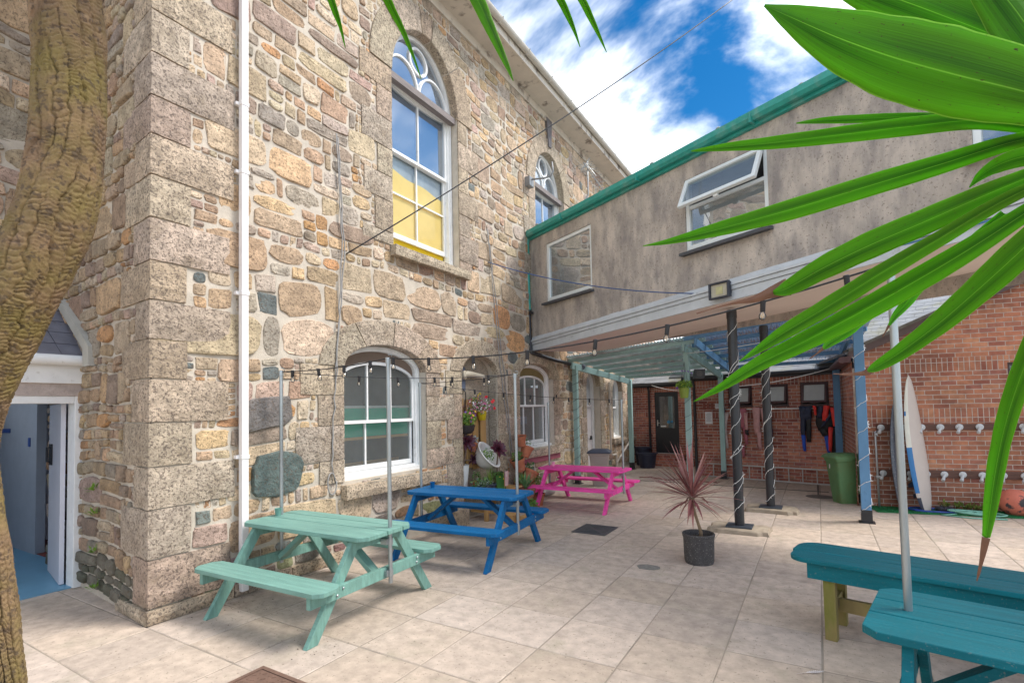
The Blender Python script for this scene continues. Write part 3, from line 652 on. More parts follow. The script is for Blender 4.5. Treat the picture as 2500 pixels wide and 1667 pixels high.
m=MB(); m.obox((-7.03,2.29,.02),(-.80,.15,0),(-.008,-.04,0),(0,0,1.93)); dl=m.build('door_leaf',mat('lilac_white',(.60,.60,.66,1),.5,.05,4)); PP(dl)
m=MB(); m.box(-7.66,-7.58,2.34,2.365,1.26,1.50); m.tube([(-7.62,2.35,1.30),(-7.61,2.31,1.30),(-7.61,2.31,1.46),(-7.62,2.35,1.46)],.012,6); x=m.build('handle',BLACKP); x.parent=dl
m=MB(); m.box(-10.4,-6.87,-2.9,3.3,-.001,.012,0); m.obox((-6.98,2.325,0),(-.97,.17,0),(0,.02,0),(0,0,2.25),1); m.box(-10.4,-8.92,2.60,2.7,0.012,2.2,4); m.box(-9.9,-9.8,2.7,3.3,.012,2.2,1); m.box(-10.4,-7.9,3.3,3.35,0,2.25,1); m.box(-7.97,-7.93,2.52,3.3,0,2.25,1); m.box(-10.4,-10.35,-2.9,2.6,0,2.25,4); m.box(-8.0,-7.01,-2.9,3.3,2.2,2.25,1); m.box(-10.4,-8.01,2.6,3.3,2.2,2.25,1); m.box(-10.4,-7,-2.95,-2.9,0,2.25,1); m.box(-9.8,-8.0,2.62,3.28,.012,.02,2); m.box(-10.3,-9.9,2.59,2.60,1.60,1.66,3); m.box(-9.2,-9.13,2.59,2.60,1.42,1.54,3)  # ceiling gap at the rear is invented to let sky light in
PP(m.build('passage_interior',[mat('blue_vinyl',(.14,.32,.46,1),.4,.12,2),mat('lilac_wall',(.66,.66,.70,1),.7,.05),mat('red_mat',(.20,.05,.04,1),.9,.5,30),mat('blue_tape',(.03,.08,.30,1),.5,.1),mat('grey_blue_wall',(.36,.40,.46,1),.7,.06)]))
m=MB(); m.fbox(FP,1.0,5.40,2.16,2.36,-.05,.06); PP(m.build('fascia',WHITE,bevel=.004))
m=MB(); m.tube([FP(1.0,2.40,.13),FP(5.375,2.40,.13)],.055,12); 
for a in (1.9,2.9,3.9,4.85): m.tube([FP(a-.02,2.4,.13),FP(a+.02,2.4,.13)],.061,12)
PP(m.build('gutter',WHITE,smooth=False,auto=40))
m=MB(); rr=random.Random(5)
for k in range(7):
    y=-2.0
    while y<2.35:
        w_=min(.32,2.40-y); m.obox((-6.74-k*.20,y+.003,2.43+k*.148+.012),(-.235,0,.174-.012),(0,w_-.006,0),(.004,0,.006)); y+=.32
m.obox((-6.74,-2,2.40),(-1.3,0,.962),(0,4.4,0),(0,0,.03)); PP(m.build('roof',mat('blue_slate',(.15,.15,.18,1),.55,.2,5,.002,20,col2=(.10,.09,.08,1),c2scale=9,c2pos=(.6,.7))))
m=MB(); m.prism([(x,2.237-.0772*(x+5.046)-.005,z) for x,z in ((-6.42,2.33),(-6.44,2.53),(-7.12,2.98),(-7.95,3.50),(-7.95,3.36),(-7.12,2.84),(-6.62,2.52),(-6.60,2.33))],(0,-.07,0)); PP(m.build('flashing',mat('cement_fillet',(.42,.40,.35,1),.9,.12,5,.003,25)))
# weeds growing in the wall foot
def tuft(mb,c,n,s,r,nrm=(0,0,1)):
    c=Vector(c)
    for _ in range(n):
        a=r.uniform(0,6.28); el=r.uniform(.1,1.2); d=Vector((math.cos(a)*math.cos(el),math.sin(a)*math.cos(el),math.sin(el)))+Vector(nrm)*.4; d.normalize()
        l=s*r.uniform(.5,1); w_=l*r.uniform(.25,.45); x=d.cross(Vector((0,0,1))).normalized() if abs(d.z)<.95 else Vector((1,0,0))
        b=c+d*l*r.uniform(.2,.9); mb.add([b,b+d*l*.45+x*w_*.5,b+d*l,b+d*l*.45-x*w_*.5],[(0,1,2,3)])
WEED=mat('bright_weed',(.16,.30,.03,1),.6,.35,40)
wr=random.Random(3)
for c,l in (((-6.3,2.28,1.05),'small bright weed growing high in the return wall beside the porch door'),((-6.25,2.28,.82),'bright weed with a few leaves growing mid-height in the return wall'),((-6.2,2.26,.10),'low weed at the foot of the return wall'),((-6.22,2.27,.45),'largest weed in the return wall beside the porch door')):
    m=MB(); tuft(m,c,26,.07,wr,(0,-1,0)); tag(m.build('weed',WEED),l,'weed','weeds in the return wall')
# ------------------------------------------------------------------ rendered first-floor link building (spans the courtyard)
LK=thing('link_building','grey rendered first-floor corridor on posts with teal gutter, white fascia and white framed windows','building',(-5.046,9.27,0))
def PK(o): o.parent=LK; o.matrix_parent_inverse=Matrix.Translation((5.046,-9.27,0)); return o
FG=Fr((-5.046,9.27,0),(.90,-.436,0))
RENDER=mat('pebble_render',(.52,.455,.39,1),.95,.26,1.6,.014,36,col2=(.29,.26,.24,1),c2scale=2.2,c2pos=(.42,.66),stretch=(2.0,2.0,.8),speck=(34,(.15,.12,.10,1),.335,.6),detail=9)
LEN=12.5
wins=[(.56,1.88,3.87,5.04),(3.88,5.12,3.98,5.03),(7.06,8.32,4.02,5.04)]
m=MB(); m.holed(FG,[(0,3.18),(LEN,3.18+.045*LEN),(LEN,5.46),(0,5.40)],[rect(*q) for q in wins],.14)
FGb=Fr(FG(LEN,0,-2.0),-FG.u,-FG.n); m.holed(FGb,[(0,3.1),(LEN,3.1),(LEN,5.4),(0,5.46)],[],0); m.obox(FG(LEN,3.5,-2.0),FG.u*-.2,FG.n*2.0,(0,0,1.95))
m.fbox(FG,0,LEN,5.38,5.41,-2.0,-.01)
WK=m.build('wall',RENDER); PK(WK)
m=MB(); sv=FG.u*LEN+Vector((0,0,.045*LEN))
m.obox(FG(0,2.965,-.03),sv,-FG.n*1.98+Vector((0,0,.08)),(0,0,.03)); PK(m.build('soffit',mat('pink_beige_soffit',(.74,.64,.57,1),.85,.06,1.5,.002,12)))
m=MB()
m.obox(FG(-.02,2.95,.0),sv,FG.n*.035,(0,0,.13)); m.obox(FG(-.02,3.085,.0),sv,FG.n*.055,(0,0,.05)); m.obox(FG(-.02,3.14,.0),sv,FG.n*.075,(0,0,.028))
k=60
for i in range(k):
    p=FG(0,0,0)+sv*(i/k); d=.014*noise.noise(Vector((i*.7,0,0))); dzz=.012*noise.noise(Vector((i*.5,4,0))); m.obox(p+Vector((0,0,3.168)),sv/k,FG.n*(.07+d),FG.n*-(.06)+Vector((0,0,.075+dzz)))
PK(m.build('fascia',mat('flaky_white_paint',(.52,.55,.57,1),.6,.10,5,.004,35,col2=(.36,.37,.38,1),c2scale=11,c2pos=(.6,.75))))
m=MB()
gs=FG.u*LEN+Vector((0,0,.06)); m.obox(FG(-.05,5.26,.0),gs,FG.n*.03,(0,0,.14)); m.obox(FG(-.05,5.265,.03),gs,FG.n*.022,(0,0,.05))
pf=[(.03,5.42),(.03,5.34),(.06,5.305),(.12,5.305),(.155,5.345),(.16,5.42),(.15,5.42),(.145,5.35),(.115,5.318),(.065,5.318),(.04,5.345),(.04,5.42)]
n=len(pf); v=[FG(-.08,z,d) for d,z in pf]+[FG(-.08,z,d)+gs for d,z in pf]; m.add(v,[(i,(i+1)%n,n+(i+1)%n,n+i) for i in range(n)]+[tuple(range(n))])
for a in (1.2,3.1,5.0,6.9,8.8,10.7): m.obox(FG(a,5.30,.025),FG.u*.03,FG.n*.145,(0,0,.125))
PK(m.build('gutter',TEALG,bevel=.003))
m=MB(); n=150
for s_ in (0,):
    vs=[];
    for i in range(n+1):
        a=i*LEN/n; z=.022*math.sin(i*math.pi/1.5)
        vs+=[FG(a,5.445+z+.005*a,.09),FG(a,5.62+z+.005*a,-1.0),FG(a,5.445+z+.005*a,-2.1)]
    m.add(vs,[(3*i+q,3*i+3+q,3*i+4+q,3*i+1+q) for i in range(n) for q in (0,1)])
for a in (.35,2.2,3.35,4.5,5.6,6.7): m.lathe([(.035,0),(.035,.03),(.0,.06)],FG(a,5.47,.05),10)
PK(m.build('roof',mat('fibre_roof',(.24,.24,.22,1),.85,.3,6,.004,20,col2=(.12,.2,.14,1),c2scale=5)))
m=MB(); m.tube([FG(.03,5.36,.09),FG(.03,5.28,.075),FG(.03,3.80,.07)],.038,12)
for z in (5.24,3.82): m.tube([FG(.03,z-.03,.07),FG(.03,z+.03,.07)],.046,12)
PK(m.build('downpipe',TEALG,auto=40))
m=MB(); m.tube([FG(.03,3.82,.07),FG(.04,3.15,.07),FG(.07,3.02,.085),FG(.10,2.93,.10),Vector((-4.94,9.45,2.88)),Vector((-4.97,10.3,2.83)),Vector((-4.97,11.1,2.80))],.04,12)
for z in (3.79,3.4): m.tube([FG(.03,z-.02,.07),FG(.03,z+.02,.07)],.05,12)
m.fbox(FG,.06,.12,3.72,3.76,.03,.1); PK(m.build('lower_downpipe',BLACKP,auto=40))
m=MB(); m.fbox(FG,-.02,.12,2.96,3.25,-.14,-.002); PK(m.build('brick_patch',mat('patch_brick',(.33,.13,.09,1),.9,.3,20)))
PVC=mat('white_pvc',rgb(222,228,228),.35,.04,6); SLATE=mat('slate_sill',(.07,.075,.085,1),.6,.2,8,.003,20)
INN=mat('link_interior',(.40,.41,.43,1),.9,.3,1.5)
REFL=glass('link_glass',(.7,.76,.76,1),.26,.02,.0012,4,diff=.4,dcol=(.40,.45,.46,1))
def pvc_window(F,q,par,label,mull=None):
    a0,a1,z0,z1=q; m=MB(); t=.06; m.ring(F,[(a0,z0),(a1,z0),(a1,z1),(a0,z1)],[(a0+t,z0+t+.03),(a1-t,z0+t+.03),(a1-t,z1-t),(a0+t,z1-t)],-.10,-.02)
    if mull: m.fbox(F,a0+t,a1-t,mull-.025,mull+.025,-.09,-.025)
    m.fbox(F,a0,a1,z0+.03,z0+.04,-.02,-.012); W=m.build('window',PVC,bevel=.004); par(W); W['label']=label
    m=MB(); m.poly(F,rect(a0+t,a1-t,z0+t,(mull or z1-t)),-.055); x=m.build('pane',REFL); x.parent=W
    m=MB(); m.obox(F(a0-.05,z0-.045,-.08),F.u*(a1-a0+.1),F.n*.19-Vector((0,0,.012)),(0,0,.04)); x=m.build('sill',SLATE); x.parent=W
    m=MB(); room(m,F,a0+.01,a1-.01,z0+.01,z1-.01,-.11,-1.6,0); x=m.build('room_behind',INN); x.parent=W
    return W
Wa=pvc_window(FG,wins[0],PK,'fixed white framed window nearest the stone wall')
Wb=pvc_window(FG,wins[1],PK,'middle white framed window with its top light tilted open',mull=4.62)
Wc=pvc_window(FG,wins[2],PK,'right white framed window mostly hidden by leaves')
m=MB(); m.fbox(FG,.80,.86,3.95,4.6,-.2,-.15); m.fbox(FG,1.55,1.72,3.95,4.45,-.3,-.25); x=m.build('curtain',mat('pale_blue_curtain',(.35,.45,.5,1),.8,.1)); x.parent=Wa
m=MB(); m.lathe([(0,0),(.022,.05),(.028,.14),(.012,.26),(0,.3)],FG(1.45,4.28,-.12),8); x=m.build('hanging_ornament',mat('ornament_wood',(.5,.33,.18,1),.6,.1)); x.parent=Wa
# tilted top light
hz=5.0; a0,a1=3.92,5.08; ang=R(25); dn=FG.n*math.sin(ang)-Vector((0,0,math.cos(ang))); nn=FG.n*math.cos(ang)+Vector((0,0,math.sin(ang)))
Fs=Fr(FG(a0,hz,.0),FG.u,nn); Fs.z=-dn
m=MB(); h=.47; m.ring(Fs,[(0,-h),(a1-a0,-h),(a1-a0,0),(0,0)],[(.055,-h+.055),(a1-a0-.055,-h+.055),(a1-a0-.055,-.055),(.055,-.055)],-.02,.03); m.fbox(Fs,.55,.62,-h-.02,-h+.03,-.06,-.02)
x=m.build('open_top_light',PVC,bevel=.004); x.parent=Wb
m=MB(); m.poly(Fs,rect(.05,a1-a0-.05,-h+.05,-.05),.005); y_=m.build('pane',glass('tilted_glass',(.7,.75,.77,1),.08,.03,diff=.4,dcol=(.36,.42,.44,1))); y_.parent=Wb
m=MB(); m.fbox(FG,4.35,5.06,4.06,4.18,-.045,-.04); x=m.build('painted_reflection',mat('pale_reflection_paint',(.50,.62,.72,1),.4,.05)); x.parent=Wb  # pale strip before the pane, a reflection painted in
# floodlight on the fascia
t=thing('floodlight','square floodlight fixed to the white fascia above the black post','floodlight',FG(4.47,3.30,.10),math.atan2(FG.u.y,FG.u.x))
m=MB(); m.ring(Fr((0,0,0),(1,0,0)),[(-.15,-.11),(.15,-.11),(.15,.11),(-.15,.11)],[(-.125,-.085),(.125,-.085),(.125,.085),(-.125,.085)],0,.05); m.box(-.14,.14,-.0,.04,-.10,.10); m.box(-.05,.05,.03,.10,-.05,.05)
m.build('housing',mat('navy_black',(.03,.035,.05,1),.45,.1,8),t,bevel=.006)
m=MB(); m.box(-.125,.125,-.02,-.012,-.085,.085); m.build('lens',mat('floodlight_lens',(.45,.42,.33,1),.25,.15,10),t)
m=MB(); m.box(-.05,.05,-.026,-.02,-.05,.05); m.build('led_plate',mat('led_plate',(.48,.46,.25,1),.4,.15,20),t)
# ------------------------------------------------------------------ brick building
BK=thing('brick_building','red brick single storey building with slate roof, black door and tilted small windows','building',(.42,12.98,0))
def PR(o): o.parent=BK; o.matrix_parent_inverse=Matrix.Translation((-.42,-12.98,0)); return o
BC=[(.30,.10,.08,1),(.48,.18,.125,1),(.54,.22,.145,1),(.42,.155,.12,1),(.60,.28,.18,1),(.36,.14,.12,1)]
BRK_B=mat('brick_back',(1,1,1,1),.9,.2,14,.004,60,brick=(BC,[(1.45,1.60),(2.20,2.45)],.01),coord='Object')
BRK_G=mat('brick_gable',(1,1,1,1),.9,.2,14,.004,60,brick=([(.30,.11,.075,1),(.42,.17,.10,1),(.48,.21,.12,1),(.36,.15,.10,1),(.52,.25,.14,1),(.33,.13,.10,1)],[(1.50,1.725),(2.33,2.55)],.0))
FB=Fr((-2.955,13.656,0),(.9802,-.1978,0)); FD=Fr((-4.634,15.797,0),(.9944,-.106,0)); FE=Fr((.729,10.174,0),(.9855,.1697,0)); FT=Fr((.42,12.98,0),(.0387,-.999,0)); FE.o=FE.o*1.045+Vector((0,0,-.081)); FE.u=FE.u*1.045; FE.z=Vector((0,0,1.045))
def aB(X): return (X+2.955)/.9802
bw=[(aB(-1.89),aB(-1.35),1.72,2.22),(aB(-1.13),aB(-.59),1.72,2.22),(aB(-.35),aB(.19),1.715,2.235)]
m=MB(); m.holed(FB,[(.22,0),(3.44,0),(3.44,2.44),(.22,2.44)],[rect(*q) for q in bw],.12); m.obox(FB(.22,0,-2.4),FB.n*2.398,FB.u*.02,(0,0,2.44)); PR(m.build('back_wall',BRK_B,uv=FB))
m=MB(); m.holed(FD,[(-.5,0),(1.9,0),(1.9,2.42),(-.5,2.42)],[rect(.30,1.03,.33,2.19)],.12); PR(m.build('door_wall',BRK_B,uv=FD))
m=MB(); m.fbox(FD,-.05,1.5,0,.16,.0,.55); m.fbox(FD,.2,1.2,.16,.32,.0,.28); PR(m.build('doorstep',BRK_B,uv=FD))
m=MB(); m.holed(FT,[(0,0),(2.42,0),(2.42,2.62),(0,2.6)],[],0); PR(m.build('side_wall',mat('brick_side',(1,1,1,1),.9,.2,14,.004,60,brick=(BC,[(1.5,1.7)],.01)),uv=FT))
m=MB(); m.holed(FE,[(-.19,0),(5.4,0),(5.4,5.2),(-.19,2.60)],[rect(1.76,2.52,1.78,2.33)],.12); PR(m.build('gable_wall',BRK_G,uv=FE))
m=MB(); m.obox(FE(-.30,2.48,.02),FE.u*5.8+Vector((0,0,2.72)),FE.n*.05,(0,0,.17)); m.obox(FE(-.30,2.60,-.3),FE.u*5.8+Vector((0,0,2.72)),FE.n*.42,(0,0,.05),1)
PR(m.build('verge_board',[mat('maroon_board',(.11,.075,.07,1),.7,.2,6,.003,20),mat('verge_tile',(.13,.12,.10,1),.9,.3,8,.005,20)]))
m=MB(); m.obox(FE(-.34,2.56,.06),FE.u*5.8+Vector((0,0,2.72)),-FE.n*4.0,(0,0,.04)); m.obox((-4.0+8.6,12.0,2.5),(1,0,0),(0,1,0),(0,0,.01)); PR(m.build('side_roof',LEAD))
m=MB(); m.fbox(FT,-.2,2.5,2.46,2.56,.02,.16); m.tube([FT(-.2,2.50,.16),FT(2.6,2.50,.16)],.055,10); PR(m.build('side_gutter',mat('maroon_plastic',(.09,.035,.035,1),.4,.1),auto=40))
m=MB(); m.tube([FB(.0,2.44,.17),FB(3.5,2.47,.17)],.055,12); m.fbox(FB,.0,3.4,2.38,2.50,.02,.12); PR(m.build('gutter',BLACKP,auto=40)); m=MB(); m.tube([FD(-.35,2.40,.17),FD(1.7,2.44,.17)],.055,12); m.fbox(FD,-.3,1.7,2.34,2.46,.02,.12)
PR(m.build('gutter',BLACKP,auto=40))
for F,a,z1,nm in ((FD,.16,2.38,'left'),(FB,.27,2.42,'mid')):
    m=MB(); m.tube([F(a,z1,.17),F(a,z1-.15,.09),F(a,.03,.08)],.035,10)
    for z in (1.9,.9): m.tube([F(a,z-.02,.08),F(a,z+.02,.08)],.045,10)
    PR(m.build('downpipe',BLACKP,auto=40))
def slates(mb,F,a0,a1,z0,d0,rise,run,rows,seed):
    r=random.Random(seed)
    for k in range(rows):
        a=a0-(.15 if k%2 else 0)
        while a<a1:
            x0,x1=max(a,a0),min(a+.3,a1)
            if x1-x0>.03: mb.obox(F(x0+.003,z0+k*rise+r.uniform(0,.004),d0-k*run),F.u*(x1-x0-.006),-F.n*(run*1.25)+Vector((0,0,rise*1.25-.007)),(0,0,.005))
            a+=.3
    mb.obox(F(a0,z0-.03,d0-.02),F.u*(a1-a0),-F.n*(run*rows)+Vector((0,0,rise*rows)),(0,0,.02))
m=MB(); slates(m,FB,-.35,8.4,2.50,.2,.105,.19,16,1); slates(m,FD,-.55,2.0,2.47,.2,.105,.19,10,2)
PR(m.build('roof',mat('pale_mossy_slate',(.25,.26,.275,1),.75,.3,2,.003,30,col2=(.27,.26,.15,1),c2scale=1.2,c2pos=(.5,.7))))
m=MB(); 
def sky_l(a,z,d,w_,h):
    up=(-FB.n*.19+Vector((0,0,.105))).normalized(); o=FB(a,z,d); nr=FB.u.cross(up)
    return o,up,nr
o,up,nr=sky_l(5.35,3.58,-1.72,.5,.4); m.obox(o,FB.u*.62,up*.52,nr*.06); m.obox(o+FB.u*.05+up*.05+nr*.06,FB.u*.52,up*.42,nr*.006,1); PR(m.build('skylight',[mat('grey_frame',(.3,.33,.35,1),.5,.1),mat('bright_skylight_glass',(.65,.72,.78,1),.12,.1,8)]))
BW=thing('back_house','pale stone back wall of a house showing just above the slate roof','building',(3,18,0))
m=MB(); m.box(-2.5,6,-.15,.1,0,5.3,0); m.build('wall',mat('pale_stone_back',(.42,.36,.29,1),.9,.35,6,.01,14),BW)
m=MB(); m.box(-.9,-.2,-.24,-.16,4.05,4.9,0); m.build('window',mat('pale_blue_glass',(.5,.6,.68,1),.2,.1),BW)
m=MB(); m.box(-2.5,6,-.3,-.151,3.9,4.0,0); m.build('string_course',mat('grey_course',(.3,.28,.26,1),.8,.2),BW)
MAR=mat('brown_frame',(.075,.035,.035,1),.5,.15,10); FROST=mat('frosted_pane',(.46,.48,.47,1),.35,.08,8,.001,60)
for k,q in enumerate(bw):
    a0,a1,z0,z1=q; m=MB(); m.ring(FB,[(a0,z0),(a1,z0),(a1,z1),(a0,z1)],[(a0+.035,z0+.035),(a1-.035,z0+.035),(a1-.035,z1-.035),(a0+.035,z1-.035)],-.10,-.03); m.fbox(FB,a0-.01,a1+.01,z0-.02,z0+.012,-.09,.02)
    W=m.build('window',MAR); PR(W); W['label']=('left','middle','right')[k]+' one of the three small tilted frosted windows'
    ang=R(14); dn=FB.n*math.sin(ang)-Vector((0,0,math.cos(ang))); nr=FB.n*math.cos(ang)+Vector((0,0,math.sin(ang)))
    Fx=Fr(FB(a0+.03,z1-.03,-.03),FB.u,nr); Fx.z=-dn; w_=a1-a0-.06; h=z1-z0-.08
    m=MB(); m.ring(Fx,[(0,-h),(w_,-h),(w_,0),(0,0)],[(.045,-h+.045),(w_-.045,-h+.045),(w_-.045,-.04),(.045,-.04)],-.01,.03); m.fbox(Fx,w_/2-.06,w_/2+.06,-h-.012,-h+.01,-.03,.0); x=m.build('tilted_sash',MAR); x.parent=W
    m=MB(); m.poly(Fx,rect(.04,w_-.04,-h+.04,-.035),.01); x=m.build('pane',FROST); x.parent=W
    m=MB(); room(m,FB,a0+.01,a1-.01,z0+.01,z1-.01,-.101,-.9,0); x=m.build('room_behind',mat('white_room',(.4,.4,.4,1),.9,.2,2)); x.parent=W
m=MB(); m.ring(FE,rect(1.76,2.52,1.78,2.33),rect(1.80,2.48,1.82,2.29),-.10,-.04); W=m.build('gable_window',mat('dark_maroon_frame',(.05,.03,.03,1),.5,.1)); PR(W)
m=MB(); m.poly(FE,rect(1.79,2.49,1.81,2.30),-.07); x=m.build('pane',glass('dark_pane',(.4,.42,.42,1),.08,.1)); x.parent=W
m=MB(); room(m,FE,1.77,2.51,1.79,2.32,-.101,-.9,0); x=m.build('room_behind',DARKROOM); x.parent=W
# black glazed door
m=MB(); m.ring(FD,rect(.30,1.03,.33,2.19),rect(.345,.985,.36,2.145),-.11,-.02); Dm=m.build('black_door',BLACKP); PR(Dm); Dm['label']='black glazed door with a low bottom pane'
m=MB(); m.ring(FD,rect(.345,.985,.36,2.145),rect(.43,.90,1.10,2.05),-.09,-.035); m.ring(FD,rect(.345,.985,.36,1.10),rect(.43,.90,.52,1.0),-.092,-.033); x=m.build('door_leaf',BLACKP); x.parent=Dm
m=MB(); m.poly(FD,rect(.42,.91,1.0,2.06),-.06); m.poly(FD,rect(.42,.91,.5,1.01),-.06); x=m.build('pane',glass('door_glass',(.6,.62,.65,1),.12,.05,diff=.25,dcol=(.25,.25,.27,1))); x.parent=Dm
m=MB(); m.fbox(FD,.365,.385,1.16,1.34,-.033,.01); m.fbox(FD,.375,.44,1.24,1.26,.0,.015); x=m.build('handle',mat('steel',(.55,.55,.55,1),.3,.05,10,metal=.9)); x.parent=Dm
m=MB(); m.fbox(FD,.45,.62,1.13,1.17,-.059,-.057,0); m.lathe([(.0,0),(.05,0),(.05,.004),(0,.004)],FD(.70,1.28,-.058),16,1,axis=FD.n); m.lathe([(.0,0),(.035,0),(.035,.004),(0,.004)],FD(.80,1.29,-.058),16,1,axis=FD.n); x=m.build('stickers',[MATS['white_pvc'],mat('blue_sticker',(.05,.25,.45,1),.5)]); x.parent=Dm
m=MB(); room(m,FD,.31,1.02,.34,2.18,-.112,-1.5,0); m.lathe([(.0,0),(.12,0),(.14,.12),(.1,.3),(0,.36)],FD(.62,.36,-.3),12,1); x=m.build('room_behind',[DARKROOM,mat('grey_bundle',(.3,.29,.28,1),.8,.3,12)]); x.parent=Dm
m=MB(); m.fbox(FD,.3,1.03,.325,.345,-.05,.05); x=m.build('threshold',mat('pale_threshold',(.5,.48,.45,1),.6,.1)); x.parent=Dm
# notices by the door
def sheet(label,F,a0,a1,z0,z1,lines,name='notice'):
    t=thing(name,label,'notice',F(a0,z0,.004),math.atan2(F.u.y,F.u.x),'notices on the back brick wall'); w_,h=a1-a0,z1-z0
    m=MB(); m.box(0,w_,-.006,0,0,h); m.build('sheet',mat('paper_white',(.68,.67,.68,1),.7,.03),t)
    m=MB()
    for k in range(lines): z=h*(.86-k*.72/lines); ww=w_*(.72 if k%3 else .5); m.box(w_/2-ww/2,w_/2+ww/2,-.008,-.006,z-.004,z+.004)
    if lines: m.build('print_lines',mat('grey_print',(.22,.22,.25,1),.8),t)
sheet('larger white notice with lines of print on the back brick wall',FB,.50,.68,1.30,1.60,9)
sheet('small white notice beside the teal post on the back brick wall',FB,.76,.92,1.68,1.80,3)
# hooks plate: short dark strips with screws
t=thing('slat_hook_board','row of three upright brick-red slats screwed to the wall above the notice','board',FB(.46,1.66,.004),math.atan2(FB.u.y,FB.u.x))
for k in range(3):
    m=MB(); m.box(k*.10,k*.10+.055,-.02,0,0,.16); m.build('slat',mat('red_brown_slat',(.22,.07,.05,1),.8,.2),t)
# wetsuit rail
t=thing('drying_rail','white metal drying rail along the back brick wall under the small windows','rail',FB(.95,1.655,.10),math.atan2(FB.u.y,FB.u.x))
m=MB(); m.tube([(0,0,0),(2.45,0,0)],.014,8); m.build('bar',WHITE,t,smooth=True)
for x_ in (.05,1.2,2.4): m=MB(); m.box(x_-.012,x_+.012,0,.10,-.012,.012); m.build('bracket',WHITE,t)
# ladder on its side
t=thing('ladder','aluminium ladder lying on its side against the foot of the back brick wall','ladder',FB(.55,.0,.10),math.atan2(FB.u.y,FB.u.x))
ALU=mat('aluminium',(.50,.48,.46,1),.45,.12,10,metal=.3)
for z in (.02,.33): m=MB(); m.box(0,3.1,-.03,0,z-.014,z+.014); m.build('stile',ALU,t)
for k in range(11): m=MB(); m.tube([(.15+k*.28,-.015,.02),(.15+k*.28,-.015,.33)],.013,8); m.build('rung',ALU,t)
# peg rack on the gable wall
PEG=mat('grey_plastic_peg',(.52,.54,.55,1),.4,.15,20); DK=mat('dark_stained_timber',(.12,.06,.045,1),.8,.3,6,.003,20,stretch=(1,1,6))
rz=math.atan2(FE.u.y,FE.u.x)
t=thing('board_rack','upper dark timber rail with a row of grey plastic pegs on the gable wall','rack',FE(.05,1.36,.003),rz,'peg rails on the gable wall')
m=MB(); m.box(0,2.7,-.03,0,-.05,.05); m.build('rail',DK,t)
def peg(par,x,z,down=.09,r=.052):
    m=MB(); m.lathe([(0,0),(r,0),(r,.01),(r*.8,.018),(r*.45,.022),(0,.02)],(x,-.032,z),18,axis=(0,-1,0)); m.lathe([(.020,0),(.022,.10),(.026,.105),(.026,.13),(0,.135)],(x,-.045,z),10,axis=(-.45,-.7,-.75)); return m.build('peg',PEG,par,auto=35)
for x in (.0+.06,.36,.62,.87,1.12,1.38,1.64,1.92,2.2,2.5): peg(t,x,0)
m=MB(); m.box(1.92,2.32,-.16,-.05,.03,.06); m.build('small_shelf',mat('cream_shelf',(.6,.52,.45,1),.7,.05),t)
t=thing('board_rack','lower dark timber rail with a row of grey plastic pegs on the gable wall','rack',FE(.05,.63,.003),rz,'peg rails on the gable wall')
m=MB(); m.box(0,2.7,-.03,0,-.06,.06); m.build('rail',DK,t)
for x in (.06,.44,.66,.89,1.13,1.38,1.64,1.9,2.15,2.42): peg(t,x,0,r=.050)
t=thing('standpipe','thin grey standpipe rising from the green turf to the peg rails','pipe',FE(.02,0,.10),rz)
m=MB(); m.tube([(0,0,0),(-.01,0,1.3),(-.01,.02,1.345),(.05,.06,1.36)],.017,8); m.build('pipe',MATS['galvanised'],t,smooth=True)
m=MB(); m.lathe([(.07,0),(.07,.01),(.02,.02)],(0,0,0),14); m.build('foot',MATS['galvanised'],t)
m=MB(); m.tube([(-.03,0,.60),(.04,0,.60)],.028,8); m.tube([(-.02,0,1.30),(.02,0,1.31)],.03,8); m.build('clamp',MATS['galvanised'],t)
# artificial turf strip
m=MB(); tr=random.Random(8); base=[FE(-.12,.083,.02),FE(5.0,.083,.02),FE(5.0,.083,.50),FE(-.1,.083,.50)]
m.prism(base,(0,0,.012)); vs=[];
for _ in range(22000):
    a=tr.uniform(-.12,4.5); d=tr.uniform(.02,.50); p=FE(a,.094,d); q=tr.uniform(0,6.28); h=tr.uniform(.010,.022); m.add([p,p+Vector((math.cos(q)*.006,math.sin(q)*.006,0)),p+Vector((tr.uniform(-.006,.006),tr.uniform(-.006,.006),h))],[(0,1,2)])
tag(m.build('artificial_turf',mat('turf_green',(.015,.17,.055,1),.7,.4,12)),'strip of bright green artificial turf along the foot of the gable wall','turf',kind='stuff')
